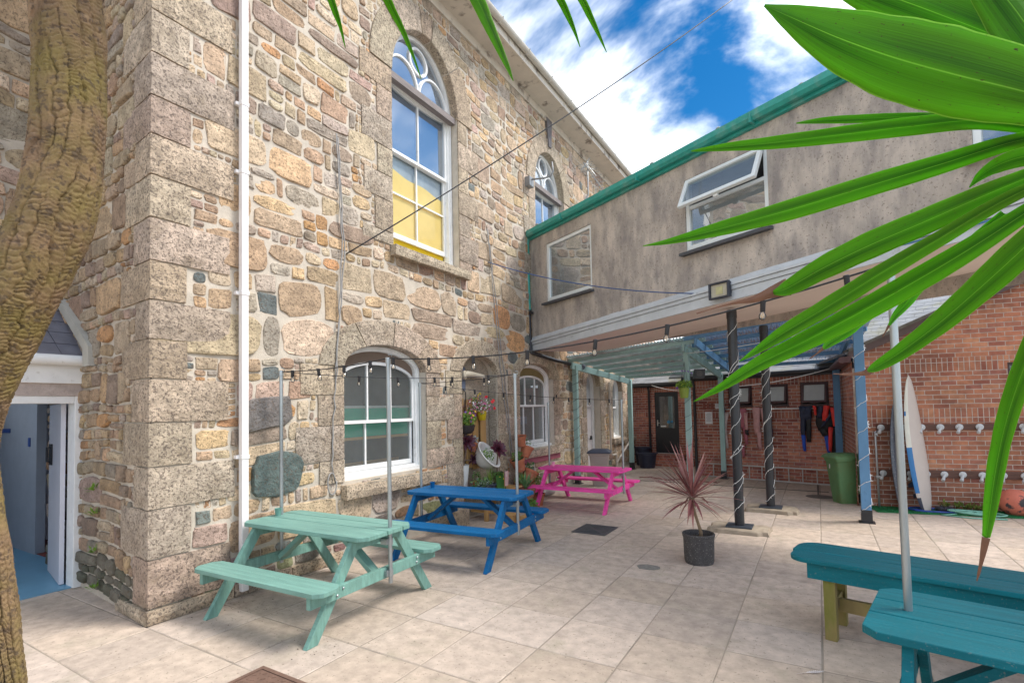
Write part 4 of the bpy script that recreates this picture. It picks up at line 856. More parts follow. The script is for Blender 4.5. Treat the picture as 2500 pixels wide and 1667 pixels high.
# ------------------------------------------------------------------ pergolas and posts
TEAL_W=mat('pale_teal_paint',(.30,.46,.44,1),.6,.10,6,.002,30,col2=(.20,.32,.31,1),c2scale=7,c2pos=(.6,.78),stretch=(1,1,.4))
BLUE_W=mat('mid_blue_paint',(.10,.24,.42,1),.55,.12,6,.002,30,col2=(.06,.16,.30,1),c2scale=7,c2pos=(.6,.78),stretch=(1,1,.4))
POLYC=glass('dirty_polycarbonate',(.85,.87,.90,1),.06,.3,diff=.35,dcol=(.6,.6,.62,1))
def pergola(name,label,cols,FLp,BLp,FRp,BRp,build,npur,extl,extr,matw,sheetw,pw=.11,fr=True):
    t=thing(name,label,'pergola',(FLp[0],FLp[1],0)); off=Vector((FLp[0],FLp[1],0)); V=lambda p: Vector(p)-off
    for k,p in (('FL',FLp),('BL',BLp),('FR',FRp),('BR',BRp)):
        if k in build:
            q=V(p); m=MB(); m.box(q.x-pw/2,q.x+pw/2,q.y-pw/2,q.y+pw/2,.14,p[2]); x=m.build('post',matw,t,bevel=.004)
            m=MB(); m.box(q.x-pw/2-.006,q.x+pw/2+.006,q.y-pw/2-.006,q.y+pw/2+.006,0,.19); m.box(q.x-.10,q.x+.10,q.y-.10,q.y+.10,0,.012); y_=m.build('post_shoe',BLACKP); y_.parent=x
    A,B,C,D=V(FLp),V(BLp),V(FRp),V(BRp)
    for (p,q) in ((A,B),(C,D)):
        d=(q-p).normalized(); m=MB(); m.bar(p-d*.18+Vector((0,0,-.02)),q+d*.12+Vector((0,0,-.02)),.05,.15); m.build('side_beam',matw,t,bevel=.003)
    for k in range(npur):
        s_=lerp(-.04,1.0,k/(npur-1)); p=A.lerp(B,s_); q=C.lerp(D,s_); d=(q-p).normalized(); m=MB(); m.bar(p-d*extl+Vector((0,0,.105)),q+d*extr+Vector((0,0,.105)),.04,.075); m.build('purlin',matw,t,bevel=.002)
    m=MB(); n=170; rows=[-.10,.25,.6,1.04]; vs=[]
    d=(C-A).normalized()
    for i in range(n+1):
        for s_ in rows:
            p=A.lerp(B,s_)-d*(extl+.03); q=C.lerp(D,s_)+d*(extr+.05); vs.append(p.lerp(q,i/n)+Vector((0,0,.175+.02*math.sin(i*math.pi/1.7))))
    r_=len(rows); m.add(vs,[(i*r_+j,(i+1)*r_+j,(i+1)*r_+j+1,i*r_+j+1) for i in range(n) for j in range(r_-1)]); m.build('corrugated_roof',sheetw,t)
    return t
pergola('pergola','pale teal timber pergola with corrugated clear roof beside the stone wall','',(-4.92,11.15,2.77),(-4.61,14.24,2.50),(-2.33,10.98,2.95),(-2.02,13.21,2.50),('FL','BL','FR','BR'),6,.15,.42,TEAL_W,POLYC)
pergola('pergola','dark blue timber pergola with corrugated roof in front of the back brick wall','',(-2.0,10.55,3.00),(-1.7,13.0,2.55),(.54,9.24,3.10),(.33,12.75,2.55),('FR','BR'),6,.3,.30,BLUE_W,POLYC,pw=.125)
FAIRY=mat('fairy_wire',(.70,.70,.68,1),.5,.05)
def helix(name,label,c,r,z0,z1,pitch,seed,sq=False,wire=FAIRY,grp='fairy lights wound round the posts'):
    rr=random.Random(seed); m=MB(); pts=[]; z=z0; a=rr.uniform(0,6); bulbs=[]
    while z<z1:
        rad=r+.006
        if sq: rad=(r+.008)/max(abs(math.cos(a)),abs(math.sin(a)))
        pts.append((c[0]+math.cos(a)*rad,c[1]+math.sin(a)*rad,z))
        if rr.random()<.16: bulbs.append(pts[-1]+(a,))
        a+=.35; z+=pitch*.35/6.28*rr.uniform(.3,1.7)
    t=thing(name,label,'fairy lights',(c[0],c[1],z0),0,grp); o=(c[0],c[1],z0); P=[Vector(p)-Vector(o) for p in pts]
    m.tube(P,.0036,5)
    for b in bulbs: p=Vector(b[:3])-Vector(o); d=Vector((math.cos(b[3]),math.sin(b[3]),rr.uniform(-.8,.8))); m.tube([p,p+d*.028],[.006,.003],5)
    m.build('wire_with_lights',wire,t)
def blackpost(label,x,y,ztop,lbl2,slab):
    t=thing('roof_post',label,'post',(x,y,0),0,'black posts under the link building')
    m=MB(); m.tube([(-.0,0,.085),(-.0,0,ztop)],.065,24); m.tube([(0,0,ztop-.12),(0,0,ztop-.02)],.071,24); m.build('shaft',BLACKP,t,auto=40)
    m=MB(); m.prism([(-.17,-.14,.06),(.17,-.14,.06),(.17,.14,.06),(-.17,.14,.06)],(0,0,.022)); m.build('base_plate',mat('blue_black_paint',(.04,.05,.065,1),.45,.15,10),t,bevel=.004)
    s=MB(); r=random.Random(slab); n=20; pts=[]
    for k in range(n):
        a=2*math.pi*k/n; c,s_=math.cos(a),math.sin(a); e=.35; pts.append(((.40+r.uniform(-.03,.03))*math.copysign(abs(c)**e,c),(.27+r.uniform(-.03,.03))*math.copysign(abs(s_)**e,s_),0))
    vs=pts+[(p[0]*.96,p[1]*.95,.05+r.uniform(-.006,.004)) for p in pts]+[(p[0]*.8,p[1]*.8,.06) for p in pts]
    s.add(vs,[(k,(k+1)%n,n+(k+1)%n,n+k) for k in range(n)]+[(n+k,n+(k+1)%n,2*n+(k+1)%n,2*n+k) for k in range(n)]+[tuple(range(2*n,3*n))]); s.build('concrete_pad',mat('pad_concrete',(.34,.28,.21,1),.95,.3,6,.012,14),t)
    helix('fairy_lights',lbl2,(x,y),.065,.16,ztop-.05,.42,slab+40); helix('fairy_lights',lbl2.replace('white','second white'),(x,y),.065,.4,ztop-.3,-.0+.6,slab+60)
blackpost('nearer black round post on a rough concrete pad, under the floodlight',-1.03,7.92,3.14,'white fairy lights wound round the nearer black post',1)
blackpost('farther black round post on a raised concrete pad',-.755,9.58,3.10,'white fairy lights wound round the farther black post',2)
helix('fairy_lights','white fairy lights wound round the front blue post',(.54,9.24),.0625,.12,3.0,.40,9,True)
helix('fairy_lights','dark fairy wire wound round the teal post by the stone wall',(-4.92,11.15),.055,.1,2.6,.22,10,True,wire=mat('dark_wire',(.05,.06,.06,1),.5))
helix('fairy_lights','dark fairy wire wound round the tall front teal post',(-2.33,10.98),.055,.1,2.3,.30,12,True,wire=MATS['dark_wire'])
# ------------------------------------------------------------------ picnic tables
def paint(name,c,dark,nicks=(.66,.70)):
    return mat(name,c,.5,.22,7,.004,45,col2=dark,c2scale=4,c2pos=(.50,.80),stretch=(.3,5,1),spec=.22,speck=(60,(.30,.27,.22,1),.30,.35))
STEEL=mat('galvanised_tube',(.36,.39,.40,1),.36,.22,5,.0008,60,metal=.75,stretch=(1,1,.25))
def board(m,L,y0,y1,z0,z1,ch=(0,0)):   # chamfer the corners on the low-y / high-y side
    c0,c1=ch; p=[(-L/2+c0,y0,z0),(L/2-c0,y0,z0),(L/2,y0+c0,z0),(L/2,y1-c1,z0),(L/2-c1,y1,z0),(-L/2+c1,y1,z0),(-L/2,y1-c1,z0),(-L/2,y0+c0,z0)]
    q=[]; 
    for a in p:
        if not q or (Vector(a)-Vector(q[-1])).length>1e-4: q.append(a)
    if (Vector(q[0])-Vector(q[-1])).length<1e-4: q.pop()
    m.prism(q,(0,0,z1-z0))
def picnic(name,label,loc,rz,mt,L=1.62,W=.66,poles=((.735,.08,2.28),(-.735,.08,2.24)),sc=(1,1,1),bench=True,ch=.07,lx=.64):
    t=thing(name,label,'picnic table',loc,rz,'painted picnic tables'); t.scale=sc
    edges=[-W/2,-W/2+.30,-W/2+.50,W/2] if W<.69 else [-W/2,-W/2+.27,-W/2+.50,W/2]
    for k in range(3):
        m=MB(); board(m,L,edges[k]+(.005 if k else 0),edges[k+1]-(.005 if k<2 else 0),.712,.75,(ch if k==0 else 0,ch if k==2 else 0)); m.build('top_board',mt,t,bevel=.004)
    for s in (-1,1):
        m=MB(); board(m,L,*((s*.80,s*.53)[::s] if False else sorted((s*.795,s*.535))),.402,.44,(.06,.06)); m.build('seat',mt,t,bevel=.004)
    for s in (-1,1):
        x=s*lx; m=MB(); m.box(x-.022,x+.022,-.30,.30,.625,.711); m.build('top_rail',mt,t,bevel=.003)
        m=MB(); m.box(x-.022+s*.045,x+.022+s*.045,-.775,.775,.305,.401); m.build('seat_rail',mt,t,bevel=.003)
        for q in (-1,1):
            m=MB(); a=Vector((0,q*.72,0)); b=Vector((0,q*.245,.705)); hw=.05; d=(b-a).normalized()
            pts=[(x,q*(.72+.055),0),(x,q*(.72-.055),0),(x,q*(.245-.055),.705),(x,q*(.245+.055),.705)]
            m.prism([(x-.0225+s*-.0,p[1],p[2]) for p in pts],(.045,0,0)); lg=m.build('leg',mt,t,bevel=.003)
            m=MB()
            for bz in (.335,.375): yy=q*(.72-.475*bz/.705)+(.018 if bz>.35 else -.018); m.lathe([(.011,0),(.011,.006),(.006,.010),(0,.010)],(x+s*.068,yy,bz),8,axis=(s,0,0))
            y_=m.build('bolt',STEEL,lg); 
        m=MB(); m.bar((x-s*.02,.0,.36),(s*.17,.0,.705),.045,.09,up=(0,1,0)); m.build('brace',mt,t,bevel=.003)
    m=MB(); m.box(-.30,.30,-.022,.022,.66,.711); m.build('centre_batten',mt,t)
    for (x,y,zt) in poles:
        s=1 if x>0 else -1
        m=MB(); m.tube([(x,y,.26),(x,y,zt)],.0185,12); pl=m.build('pole',STEEL,t,auto=40)
        m=MB(); m.tube([(x,y,zt-.05),(x,y,zt+.005)],.024,12); m.tube([(x,y,zt-.02),(x+.03,y+.02,zt+.0),(x+.04,y,zt+.03),(x+.01,y-.01,zt+.03)],.004,6); y_=m.build('cap_hook',STEEL,pl)
        for z in (.35,.63): m=MB(); m.tube([(x,y,z-.03),(x,y,z+.03)],.025,10); m.box(min(x,x-s*.07),max(x,x-s*.07),y-.05,y-.0,z-.025,z+.025); y_=m.build('clamp',STEEL,pl)
    return t
AQ=paint('aqua_paint',(.175,.335,.285,1),(.13,.26,.225,1)); BL=paint('blue_paint',(.002,.115,.30,1),(.005,.08,.21,1)); PK_=paint('pink_paint',(.84,.085,.38,1),(.62,.05,.26,1)); TL=paint('teal_paint',(.002,.145,.18,1),(.004,.10,.13,1))
picnic('picnic_table','pale aqua picnic table with two metal poles nearest the stone corner',(-4.09,3.31,0),R(2.5),AQ)
picnic('picnic_table','bright blue picnic table between the aqua table and the pink table',(-3.90,5.39,0),R(5),BL,L=1.60,W=.62,poles=((.70,-.03,2.22),(-.77,.03,2.17)))
picnic('picnic_table','hot pink picnic table near the pergola',(-3.77,8.82,0),R(.5),PK_,L=1.66,W=.62,poles=((.72,.10,2.12),(-.76,.12,2.10)),sc=(1,.98,.90))
picnic('picnic_table','dark teal picnic table in the foreground at the right edge',(.985,3.085,0),R(-11),TL,W=.72,poles=((-.66,.03,2.50),(.7,.03,2.5)),ch=.06)
# teal bench with raw timber legs
t=thing('bench','long dark teal bench with rounded end and mossy timber legs','bench',(.70,4.66,0),R(-11.7))
def rboard(m,x0,x1,y0,y1,z0,z1,r0,r1):
    p=[]
    for i in range(7): q=R(180+90*i/6); p.append((x0+r0+r0*math.cos(q),y0+r0+r0*math.sin(q),z0))
    p+=[(x1,y0,z0),(x1,y1,z0)]
    for i in range(7): q=R(90+90*i/6); p.append((x0+r1+r1*math.cos(q),y1-r1+r1*math.sin(q),z0))
    m.prism(p,(0,0,z1-z0))
m=MB(); rboard(m,-.93,1.2,-.27,-.03,.565,.60,.13,.015); m.build('front_board',TL,t,bevel=.006)
m=MB(); rboard(m,-.95,1.2,-.022,.30,.565,.60,.015,.16); m.build('back_board',TL,t,bevel=.006)
m=MB(); m.box(-.80,1.1,-.235,-.205,.445,.564); m.build('apron',TL,t,bevel=.003); m=MB(); m.box(-.80,1.1,.21,.235,.445,.564); m.build('apron',TL,t); m=MB(); m.box(-.80,-.775,-.204,.21,.445,.564); m.build('apron',TL,t)
RAW=mat('mossy_timber',(.26,.19,.075,1),.85,.25,6,.003,30,col2=(.17,.17,.03,1),c2scale=3,stretch=(1,1,.3))
for x in (-.66,.9):
    for y in (-.19,.17): m=MB(); m.box(x-.04,x+.04,y-.025,y+.045,0,.444); m.build('leg',RAW,t,bevel=.004)
    m=MB(); m.box(x-.02,x+.02,-.165,.145,.19,.28); m.build('end_rail',RAW,t)
m=MB(); m.box(-.63,.88,-.03,.01,.17,.27); m.build('long_rail',RAW,t)
# buckets
def bucket(label,loc,c,r=.033,h=.075,tilt=None,handle=False):
    t=thing('bucket',label,'bucket',loc,0,'small tin buckets on the tables')
    m=MB(); m.lathe([(r*.78,0),(r,h),(r*1.06,h+.003),(r*1.04,h-.002),(r*.95,h-.002),(r*.76,.006),(0,.006)],(0,0,0),18); m.build('pail',c,t,auto=35)
    m=MB(); m.lathe([(0,.6*h),(r*.9,.6*h)],(0,0,0),16); m.build('ash_sand',mat('sand',(.4,.33,.22,1),.9,.4,60),t)
    if tilt: t.rotation_euler=tilt
bucket('aqua tin bucket standing at the back end of the aqua table',(-4.80,3.30,.75),AQ)
bucket('blue tin bucket standing at the far left corner of the blue table',(-4.52,5.41,.75),BL)
bucket('pink tin bucket standing near the left pole of the pink table',(-4.42,8.87,.675),mat('pale_pink',(.75,.35,.48,1),.4,.1))
# ------------------------------------------------------------------ festoon strings
CABLE=mat('festoon_black',(.015,.015,.018,1),.5,.1); BULB=glass('bulb_glass',(.96,.95,.92,1),.06,.02)
FIL=mat('filament',(.75,.55,.28,1),.4)
def sag(p,q,s,n=24): p,q=Vector(p),Vector(q); return [p.lerp(q,i/n)-Vector((0,0,4*s*(i/n)*(1-i/n))) for i in range(n+1)]
def festoon(label,p,q,s,fr,r=.004,big=1.0):
    P=sag(p,q,s,40); o=Vector(p); t=thing('string_light',label,'string lights',o,0,'festoon bulb strings between the poles')
    m=MB(); m.tube([x-o for x in P],r,6); m.build('cable',CABLE,t,smooth=True)
    rr=random.Random(int(s*1000)+len(fr))
    for f in fr:
        i=f*40; k=min(int(i),39); c=P[k].lerp(P[k+1],i-k)-o; tl=Vector((rr.uniform(-.12,.12),rr.uniform(-.12,.12),-1)).normalized()
        b=big; m=MB(); m.lathe([(.010*b,-.012),(.019*b,-.008),(.019*b,.0),(.0165*b,.01),(.0165*b,.062*b),(.014*b,.066*b),(0,.066*b)],c,12,axis=tl); hld=m.build('bulb_holder',CABLE,t,auto=35)
        m=MB(); z=.062*b; m.lathe([(.011*b,z),(.013*b,z+.006),(.0215*b,z+.022*b),(.0235*b,z+.034*b),(.020*b,z+.048*b),(.010*b,z+.056*b),(0,z+.058*b)],c,14,axis=tl); m.build('bulb',BULB,hld,smooth=True)
        m=MB(); e=c+tl*(z); m.tube([e,e+tl*.03*b+Vector((.007,0,0)),e+tl*.04*b,e+tl*.03*b-Vector((.007,0,0)),e],.0022,5); m.build('filament',FIL,hld)
AP1=(-3.357,3.42,2.28); AP2=(-4.83,3.36,2.235); BP1=(-3.20,5.42,2.215); BP2=(-4.665,5.35,2.165); PP1=(-3.05,8.93,1.905+.0); PP2=(-4.53,8.93,1.885); TP=(.337,3.24,2.50)
festoon('nearest heavy festoon string from the aqua table front pole to the teal table pole',AP1,TP,.155,(.018,.135,.265,.405,.555,.69,.84,.95),.0055,.88)
festoon('short festoon string between the two poles of the aqua table',AP2,AP1,.03,(.12,.38,.62,.85),.005,.95)
festoon('festoon string from the aqua table back pole to the blue table front pole',AP2,BP1,.06,(.30,.46,.62,.70,.87),.004,.85)
festoon('festoon string from the blue table back pole to the pink table right pole',BP2,PP1,.055,(.10,.22,.35,.48,.60,.68,.80,.92),.004,.85)
festoon('thin string rising from the pink table left pole to the pergola beam',PP2,(-4.92,11.0,2.70),.10,(.3,),.003,.7)
festoon('short festoon string between the two poles of the blue table',BP2,BP1,.02,(.35,.7),.004,.8)
# long wires
def wire(name,label,p,q,s,r,mt,grp=None):
    m=MB(); P=sag(p,q,s,30); m.tube(P,r,6); tag(m.build(name,mt,smooth=True),label,'cable',grp)
wire('overhead_cable','black overhead cable running from the stone wall up across the sky',(-5.03,4.413,3.78),(-1.03,9.55,8.88),.10,.0085,CABLE)
wire('washing_line','thin blue line from the stone wall past the floodlight to the right',(-5.03,7.65,4.44),(-1.15,7.45,3.31),.15,.008,mat('blue_line',(.03,.08,.22,1),.6))
wire('washing_line','thin blue line running on from the black post towards the right',(-1.15,7.45,3.31),(3.4,5.0,3.55),.06,.008,mat('mid_blue_line',(.04,.16,.35,1),.6))
wire('fairy_string','white string of tiny lights sagging from the black door gutter to the teal post',(-4.35,15.55,2.40),(-2.05,13.15,2.22),.14,.009,FAIRY,'white light strings under the pergolas')
wire('fairy_string','white string of tiny lights from the teal post to the back blue post',(-2.05,13.15,2.20),(.33,12.65,2.52),.10,.009,FAIRY,'white light strings under the pergolas')
wire('fairy_string','white string of tiny lights strung along under the blue pergola beam',(-2.3,10.9,2.85),(.5,9.3,3.0),.06,.007,FAIRY,'white light strings under the pergolas')
for k,wd in enumerate(('highest','middle','lowest')):
    wire('hanging_wire',wd+' of three thin pale wires stretched under the blue pergola roof',(.52,9.4,2.95-.09*k),(-1.6+.1*k,11.3+.3*k,2.62),.04,.004,FAIRY,'pale wires stretched under the blue pergola roof')
# ------------------------------------------------------------------ drains
def plate(label,x0,x1,y0,y1,kind,rz=0):
    t=thing('drain_cover',label,'drain cover',((x0+x1)/2,(y0+y1)/2,.004),rz); w_,h=(x1-x0)/2,(y1-y0)/2
    IR=mat('rusty_iron' if kind==1 else 'dark_iron',(.19,.115,.085,1) if kind==1 else (.10,.10,.105,1),.65,.25,12,.002,50,metal=.3)
    Fz=Fr((0,0,0),(1,0,0),(0,0,1)); Fz.z=Vector((0,1,0))
    m=MB(); m.ring(Fz,[(-w_,-h),(w_,-h),(w_,h),(-w_,h)],[(-w_+.03,-h+.03),(w_-.03,-h+.03),(w_-.03,h-.03),(-w_+.03,h-.03)],0,.008); m.build('frame',IR,t)
    m=MB(); m.box(-w_+.034,w_-.034,-h+.034,h-.034,.0,.003)
    if kind==1:
        n=11
        for i in range(n):
            for j in range(n):
                x=lerp(-w_+.06,w_-.06,i/(n-1)); y=lerp(-h+.06,h-.06,j/(n-1)); a=R(45 if (i+j)%2 else -45); c,s_=math.cos(a),math.sin(a)
                if abs(x)<.07 and abs(y)<.05: continue
                m.obox((x-c*.016-s_*-.004,y-s_*.016-c*.004,.003),(c*.032,s_*.032,0),(-s_*.008,c*.008,0),(0,0,.003))
        m.lathe([(.05,.003),(.05,.006),(.035,.006),(.03,.003)],(0,0,0),20)
    else:
        for (a,b) in (((-w_+.04,-h+.04),(w_-.04,h-.04)),((-w_+.04,h-.04),(w_-.04,-h+.04))): m.bar((a[0],a[1],.005),(b[0],b[1],.005),.02,.006)
        n=9
        for i in range(1,n):
            f=i/n
            for s_ in (-1,1):
                m.bar((s_*(w_-.04)*f,-(h-.04)*f,.005),(s_*(w_-.04)*f,(h-.04)*f,.005),.008,.005); m.bar((-(w_-.04)*f,s_*(h-.04)*f,.005),((w_-.04)*f,s_*(h-.04)*f,.005),.008,.005)
    m.build('grating' if kind==2 else 'lid',IR,t)
plate('rusty iron manhole cover with a diamond tread at the bottom edge of the photo',-3.46,-2.84,1.66,2.26,1)
plate('dark square drain grate set in the paving in front of the blue table',-3.13,-2.62,6.80,7.36,2)
m=MB(); r_=random.Random(5); m.prism([(-1.70+.13*math.cos(k*.45)*r_.uniform(.85,1.1),5.70+.10*math.sin(k*.45)*r_.uniform(.85,1.1),.003) for k in range(14)],(0,0,.004)); tag(m.build('cement_patch',mat('grey_patch',(.20,.19,.17,1),.95,.3,20,.004,40)),'dark grey cement patch in the paving left of the black plant pot','patch')
m=MB(); m.lathe([(0,.004),(.22,.004),(.22,.002)],(-.05,11.35,0),26,sx=1.1,sy=1); tag(m.build('drain_cover',mat('dark_iron2',(.12,.11,.10,1),.7,.3,12)),'round dark drain cover beside the green wheelie bin','drain cover')
m=MB(); m.bar((-.08,11.3,.004),(-.09,12.9,.004),.03,.006); tag(m.build('drain_slot',MATS['dark_iron2']),'narrow dark drain slot running to the back brick wall','drain')
# feather
t=thing('feather','white feather lying on the paving below the teal bench','feather',(-.12,3.97,.004),R(35))
m=MB(); m.tube([(-.10,0,.002),(0,.008,.006),(.1,0,.012)],.0014,5); m.build('shaft',mat('feather_shaft',(.6,.5,.45,1),.6),t)
m=MB(); 
for k in range(26):
    x=-.03+k*.0048; w_=.018*math.sin((k+2)/28*math.pi)
    for s in (-1,1): m.add([(x,.004,.006),(x+.006,.004,.006),(x+.016,.004+s*w_,.004+.003*(k%3))],[(0,1,2)])
m.build('vane',mat('feather_white',(.78,.76,.78,1),.8),t)
# ------------------------------------------------------------------ bins and tubs
def wheelie(label,loc,rz,bc,lc,sc,hh=1.0,wheels=True):
    t=thing('wheelie_bin',label,'bin',loc,rz,None,1); t.scale=sc
    m=MB(); n=6
    def rr_(w,d,z,r=.05):
        p=[]
        for cx,cy,a0 in ((w-r,d-r,0),(-w+r,d-r,90),(-w+r,-d+r,180),(w-r,-d+r,270)):
            for k in range(5): a=R(a0+22.5*k); p.append((cx+r*math.cos(a),cy+r*math.sin(a),z))
        return p
    ls=[rr_(.185,.215,0),rr_(.19,.22,.03),rr_(.262,.312,.88*hh),rr_(.285,.335,.90*hh),rr_(.29,.34,.97*hh)]
    vs=[p for l in ls for p in l]; k=20; m.add(vs,[(i*k+j,i*k+(j+1)%k,(i+1)*k+(j+1)%k,(i+1)*k+j) for i in range(4) for j in range(k)]+[tuple(range(k-1,-1,-1)),tuple(range(4*k,5*k))]); m.build('body',bc,t,auto=35)
    m=MB(); ls=[rr_(.325,.385,.955*hh),rr_(.325,.385,.985*hh),rr_(.30,.36,1.015*hh),rr_(.22,.29,1.06*hh)]; vs=[p for l in ls for p in l]
    m.add(vs,[(i*k+j,i*k+(j+1)%k,(i+1)*k+(j+1)%k,(i+1)*k+j) for i in range(3) for j in range(k)]+[tuple(range(k-1,-1,-1)),tuple(range(3*k,4*k))]); m.box(-.2,.2,-.24,.20,1.05*hh,1.065*hh); m.tube([(-.24,.40,1.0*hh),(.24,.40,1.0*hh)],.016,8); m.build('lid',lc,t,auto=35)
    if wheels:
        for s in (-1,1):
            m=MB(); m.lathe([(0,-.025),(.06,-.025),(.095,-.028),(.105,-.015),(.105,.015),(.095,.028),(.06,.02),(0,.02)],(s*.22,.25,.115),20,axis=(1,0,0)); w_=m.build('wheel',mat('rubber',(.02,.02,.022,1),.7,.2),t,auto=35)
            m=MB(); m.lathe([(0,.021),(.05,.021),(.05,.03),(0,.032)],(s*.22,.27,.105) if s>0 else (s*.22-.055,.27,.105),12,axis=(1,0,0)); m.build('hub',mat('hub_grey',(.12,.12,.13,1),.5),w_)
    return t
GRN=mat('bin_green',(.10,.22,.09,1),.5,.15,6,.001,60,col2=(.10,.16,.06,1),c2scale=3); 
b=wheelie('green wheelie bin with a white label beside the front blue post',(.34,10.90,0),R(-62),GRN,GRN,(.74,.72,.82))
m=MB(); m.add([(.02*math.cos(q*.4)*1.2-.05,-.333,.78+.055*math.sin(q*.4)) for q in range(16)],[tuple(range(16))]); x=m.build('label_sticker',mat('sticker_white',(.7,.68,.66,1),.6,.2,40),b); x.location=(0,.012,0)
m=MB(); m.fbox(Fr((.33,.18,0),(0,1,0),(1,0,0)),-.1,.05,.2,.7,.0,.04); 
wheelie('pale taupe bin with a dark navy lid behind the pink table',(-4.33,11.05,0),R(15),mat('taupe_plastic',(.36,.30,.27,1),.5,.06,4),mat('navy_lid',(.045,.055,.085,1),.5,.1),(.80,.62,.78),1.0,False)
def tub(label,loc,r,h):
    t=thing('tub',label,'tub',loc,0,'dark flexible tubs by the black door'); m=MB(); m.lathe([(r*.78,0),(r,h),(r*1.06,h+.012),(r*1.06,h-.01),(r*.96,h-.02),(r*.75,.02),(0,.02)],(0,0,0),22); m.build('body',mat('navy_plastic',(.022,.025,.05,1),.5,.2,8),t,auto=35)
    for s in (-1,1): m=MB(); m.tube([(s*r,-.06,h),(s*(r+.03),-.04,h+.05),(s*(r+.03),.04,h+.05),(s*r,.06,h)],.012,6); m.build('handle',MATS['navy_plastic'],t)
tub('round navy tub on the paving left of the black door',(-4.32,14.75,0),.27,.40); tub('squat black tub on the doorstep against the black door frame',(-4.62,15.35,.0),.24,.52)
m=MB(); m.tube([(-5.0+.08,8.4,.06),(-4.86,9.2,.07),(-4.8,9.6,.07)],.06,12); tag(m.build('drain_pipe',mat('grey_plastic_pipe',(.38,.36,.35,1),.5,.1),auto=40),'short grey plastic pipe lying at the wall foot behind the pink table','pipe')
m=MB(); 
for y0 in (13.55,): m.tube([(-4.97,y0,2.45),(-4.97,y0,.5),(-4.93,y0+.05,.45),(-4.93,y0+.30,.45),(-4.93,y0+.32,.40),(-4.93,y0+.32,.0)],.03,10)
m.tube([(-4.93,y0+.35,.22),(-4.93,y0+1.6,.75)],.03,10); tag(m.build('waste_pipes',mat('cream_plastic_pipe',(.58,.52,.46,1),.45,.1),auto=40),'thin cream waste pipes running down the wall by the narrow arched windows','pipe')
m=MB(); r_=random.Random(6); P=[(-3.9+.12*k+.05*math.sin(k*1.7),12.6+.16*math.sin(k*.8),.012) for k in range(16)]; m.tube(P,.010,6); m.tube([(-3.0,12.65,.012),(-2.6,12.5,.013),(-2.7,12.75,.014),(-2.95,12.6,.02)],.010,6); tag(m.build('hose',mat('red_brown_hose',(.22,.06,.05,1),.5,.1),smooth=True),'dark red hose lying in loops on the paving under the teal pergola','hose')
m=MB(); m.bar((-4.5,12.2,.006),(.1,11.95,.006),.028,.008); tag(m.build('floor_channel',mat('dark_channel',(.09,.085,.08,1),.8,.3)),'thin dark drainage channel running across the paving under the pergolas','drain')
# ------------------------------------------------------------------ surfboards, wetsuits, buoy
def surfboard(label,base,top,width,th,face,decks,fins=True,roll=0):
    t=thing('surfboard',label,'surfboard',base); b,tp=Vector(base),Vector(top); ax=(tp-b); Ln=ax.length; ax.normalize(); w_=Vector(face).cross(ax).normalized(); nn=ax.cross(w_).normalized()
    m=MB(); n=30; k=14; vs=[]; mi=[]
    for i in range(n+1):
        s=i/n; wd=width/2*(max(0,math.sin(math.pi*(.08+.92*s**.85)))**.55)*(1-.0*s); 
        if i==n: wd=.004
        tt=th/2*(math.sin(math.pi*(.1+.88*s)))**.6; rk=.10*(s-.45)**2*2.0*(1 if s>.45 else .4)
        for j in range(k):
            a=2*math.pi*j/k; vs.append(ax*Ln*s+w_*wd*math.cos(a)+nn*(tt*math.copysign(abs(math.sin(a))**.8,math.sin(a))+rk))
    m.add(vs,[(i*k+j,i*k+(j+1)%k,(i+1)*k+(j+1)%k,(i+1)*k+j) for i in range(n) for j in range(k)]+[tuple(range(k-1,-1,-1))])
    for fi in range(n*k):
        s=(fi//k)/n
        j=fi%k
        for lo,hi,mm,jj in decks:
            if lo<=s<hi and j in jj: m.mi[fi]=mm
    m.build('board',[mat('board_white',(.55,.48,.43,1),.4,.05,5),mat('board_blue',(.02,.16,.40,1),.4,.05),mat('board_navy',(.03,.035,.06,1),.5,.1),mat('board_edge',(.66,.66,.58,1),.4,.05)] if fins else [mat('board_slate',(.06,.07,.09,1),.45,.3,8,speck=(30,(.2,.2,.2,1),.35,.8))]*4,t,auto=45)
    if fins:
        for s in (-1,0,1): m=MB(); p=ax*Ln*.10*(1+abs(s)*.8)+w_*width*.18*s-nn*th*.2; m.prism([p,p+ax*.12,p+ax*.03-nn*.14,p-ax*.03-nn*.14],w_*.012); m.build('fin',mat('fin_navy',(.03,.04,.07,1),.4),t)
    return t
surfboard('white surfboard with a blue tail band leaning on its edge against the gable wall',(1.40,10.50,.01),(1.235,10.60,2.19),.40,.075,(.72,-.69,0),((0,.10,2,(12,13,0,1)),(.12,.45,1,(12,13,0,1)),(.45,1.1,3,(12,13,0,1)),(.70,.715,1,(13,0))))
surfboard('dark slate surfboard leaning behind the grey pole against the gable wall',(1.09,10.45,.01),(1.02,10.58,1.78),.42,.07,(.9,-.4,0),(),False)
def coil(name,label,c,r,n,rad,mt,seed,turns=3.2,z=.03,cat='rope'):
    rr=random.Random(seed); m=MB(); P=[]; N_=int(turns*14)
    for k in range(N_):
        a=k*.45; q=r*(1+.25*math.sin(a*.37+seed)+.12*rr.uniform(-1,1)); P.append((c[0]+q*math.cos(a)*1.25+.08*math.sin(a*.21*seed),c[1]+q*.55*math.sin(a),z+.012*math.sin(a*.9)+.0006*k))
    m.tube(P,rad,6); tag(m.build(name,mt,smooth=True),label,cat)
coil('rope','heap of pale aqua rope on the edge of the green turf',(1.98,10.42,0),.18,0,.011,mat('aqua_rope',(.22,.48,.38,1),.8,.2,60),3,3.4)
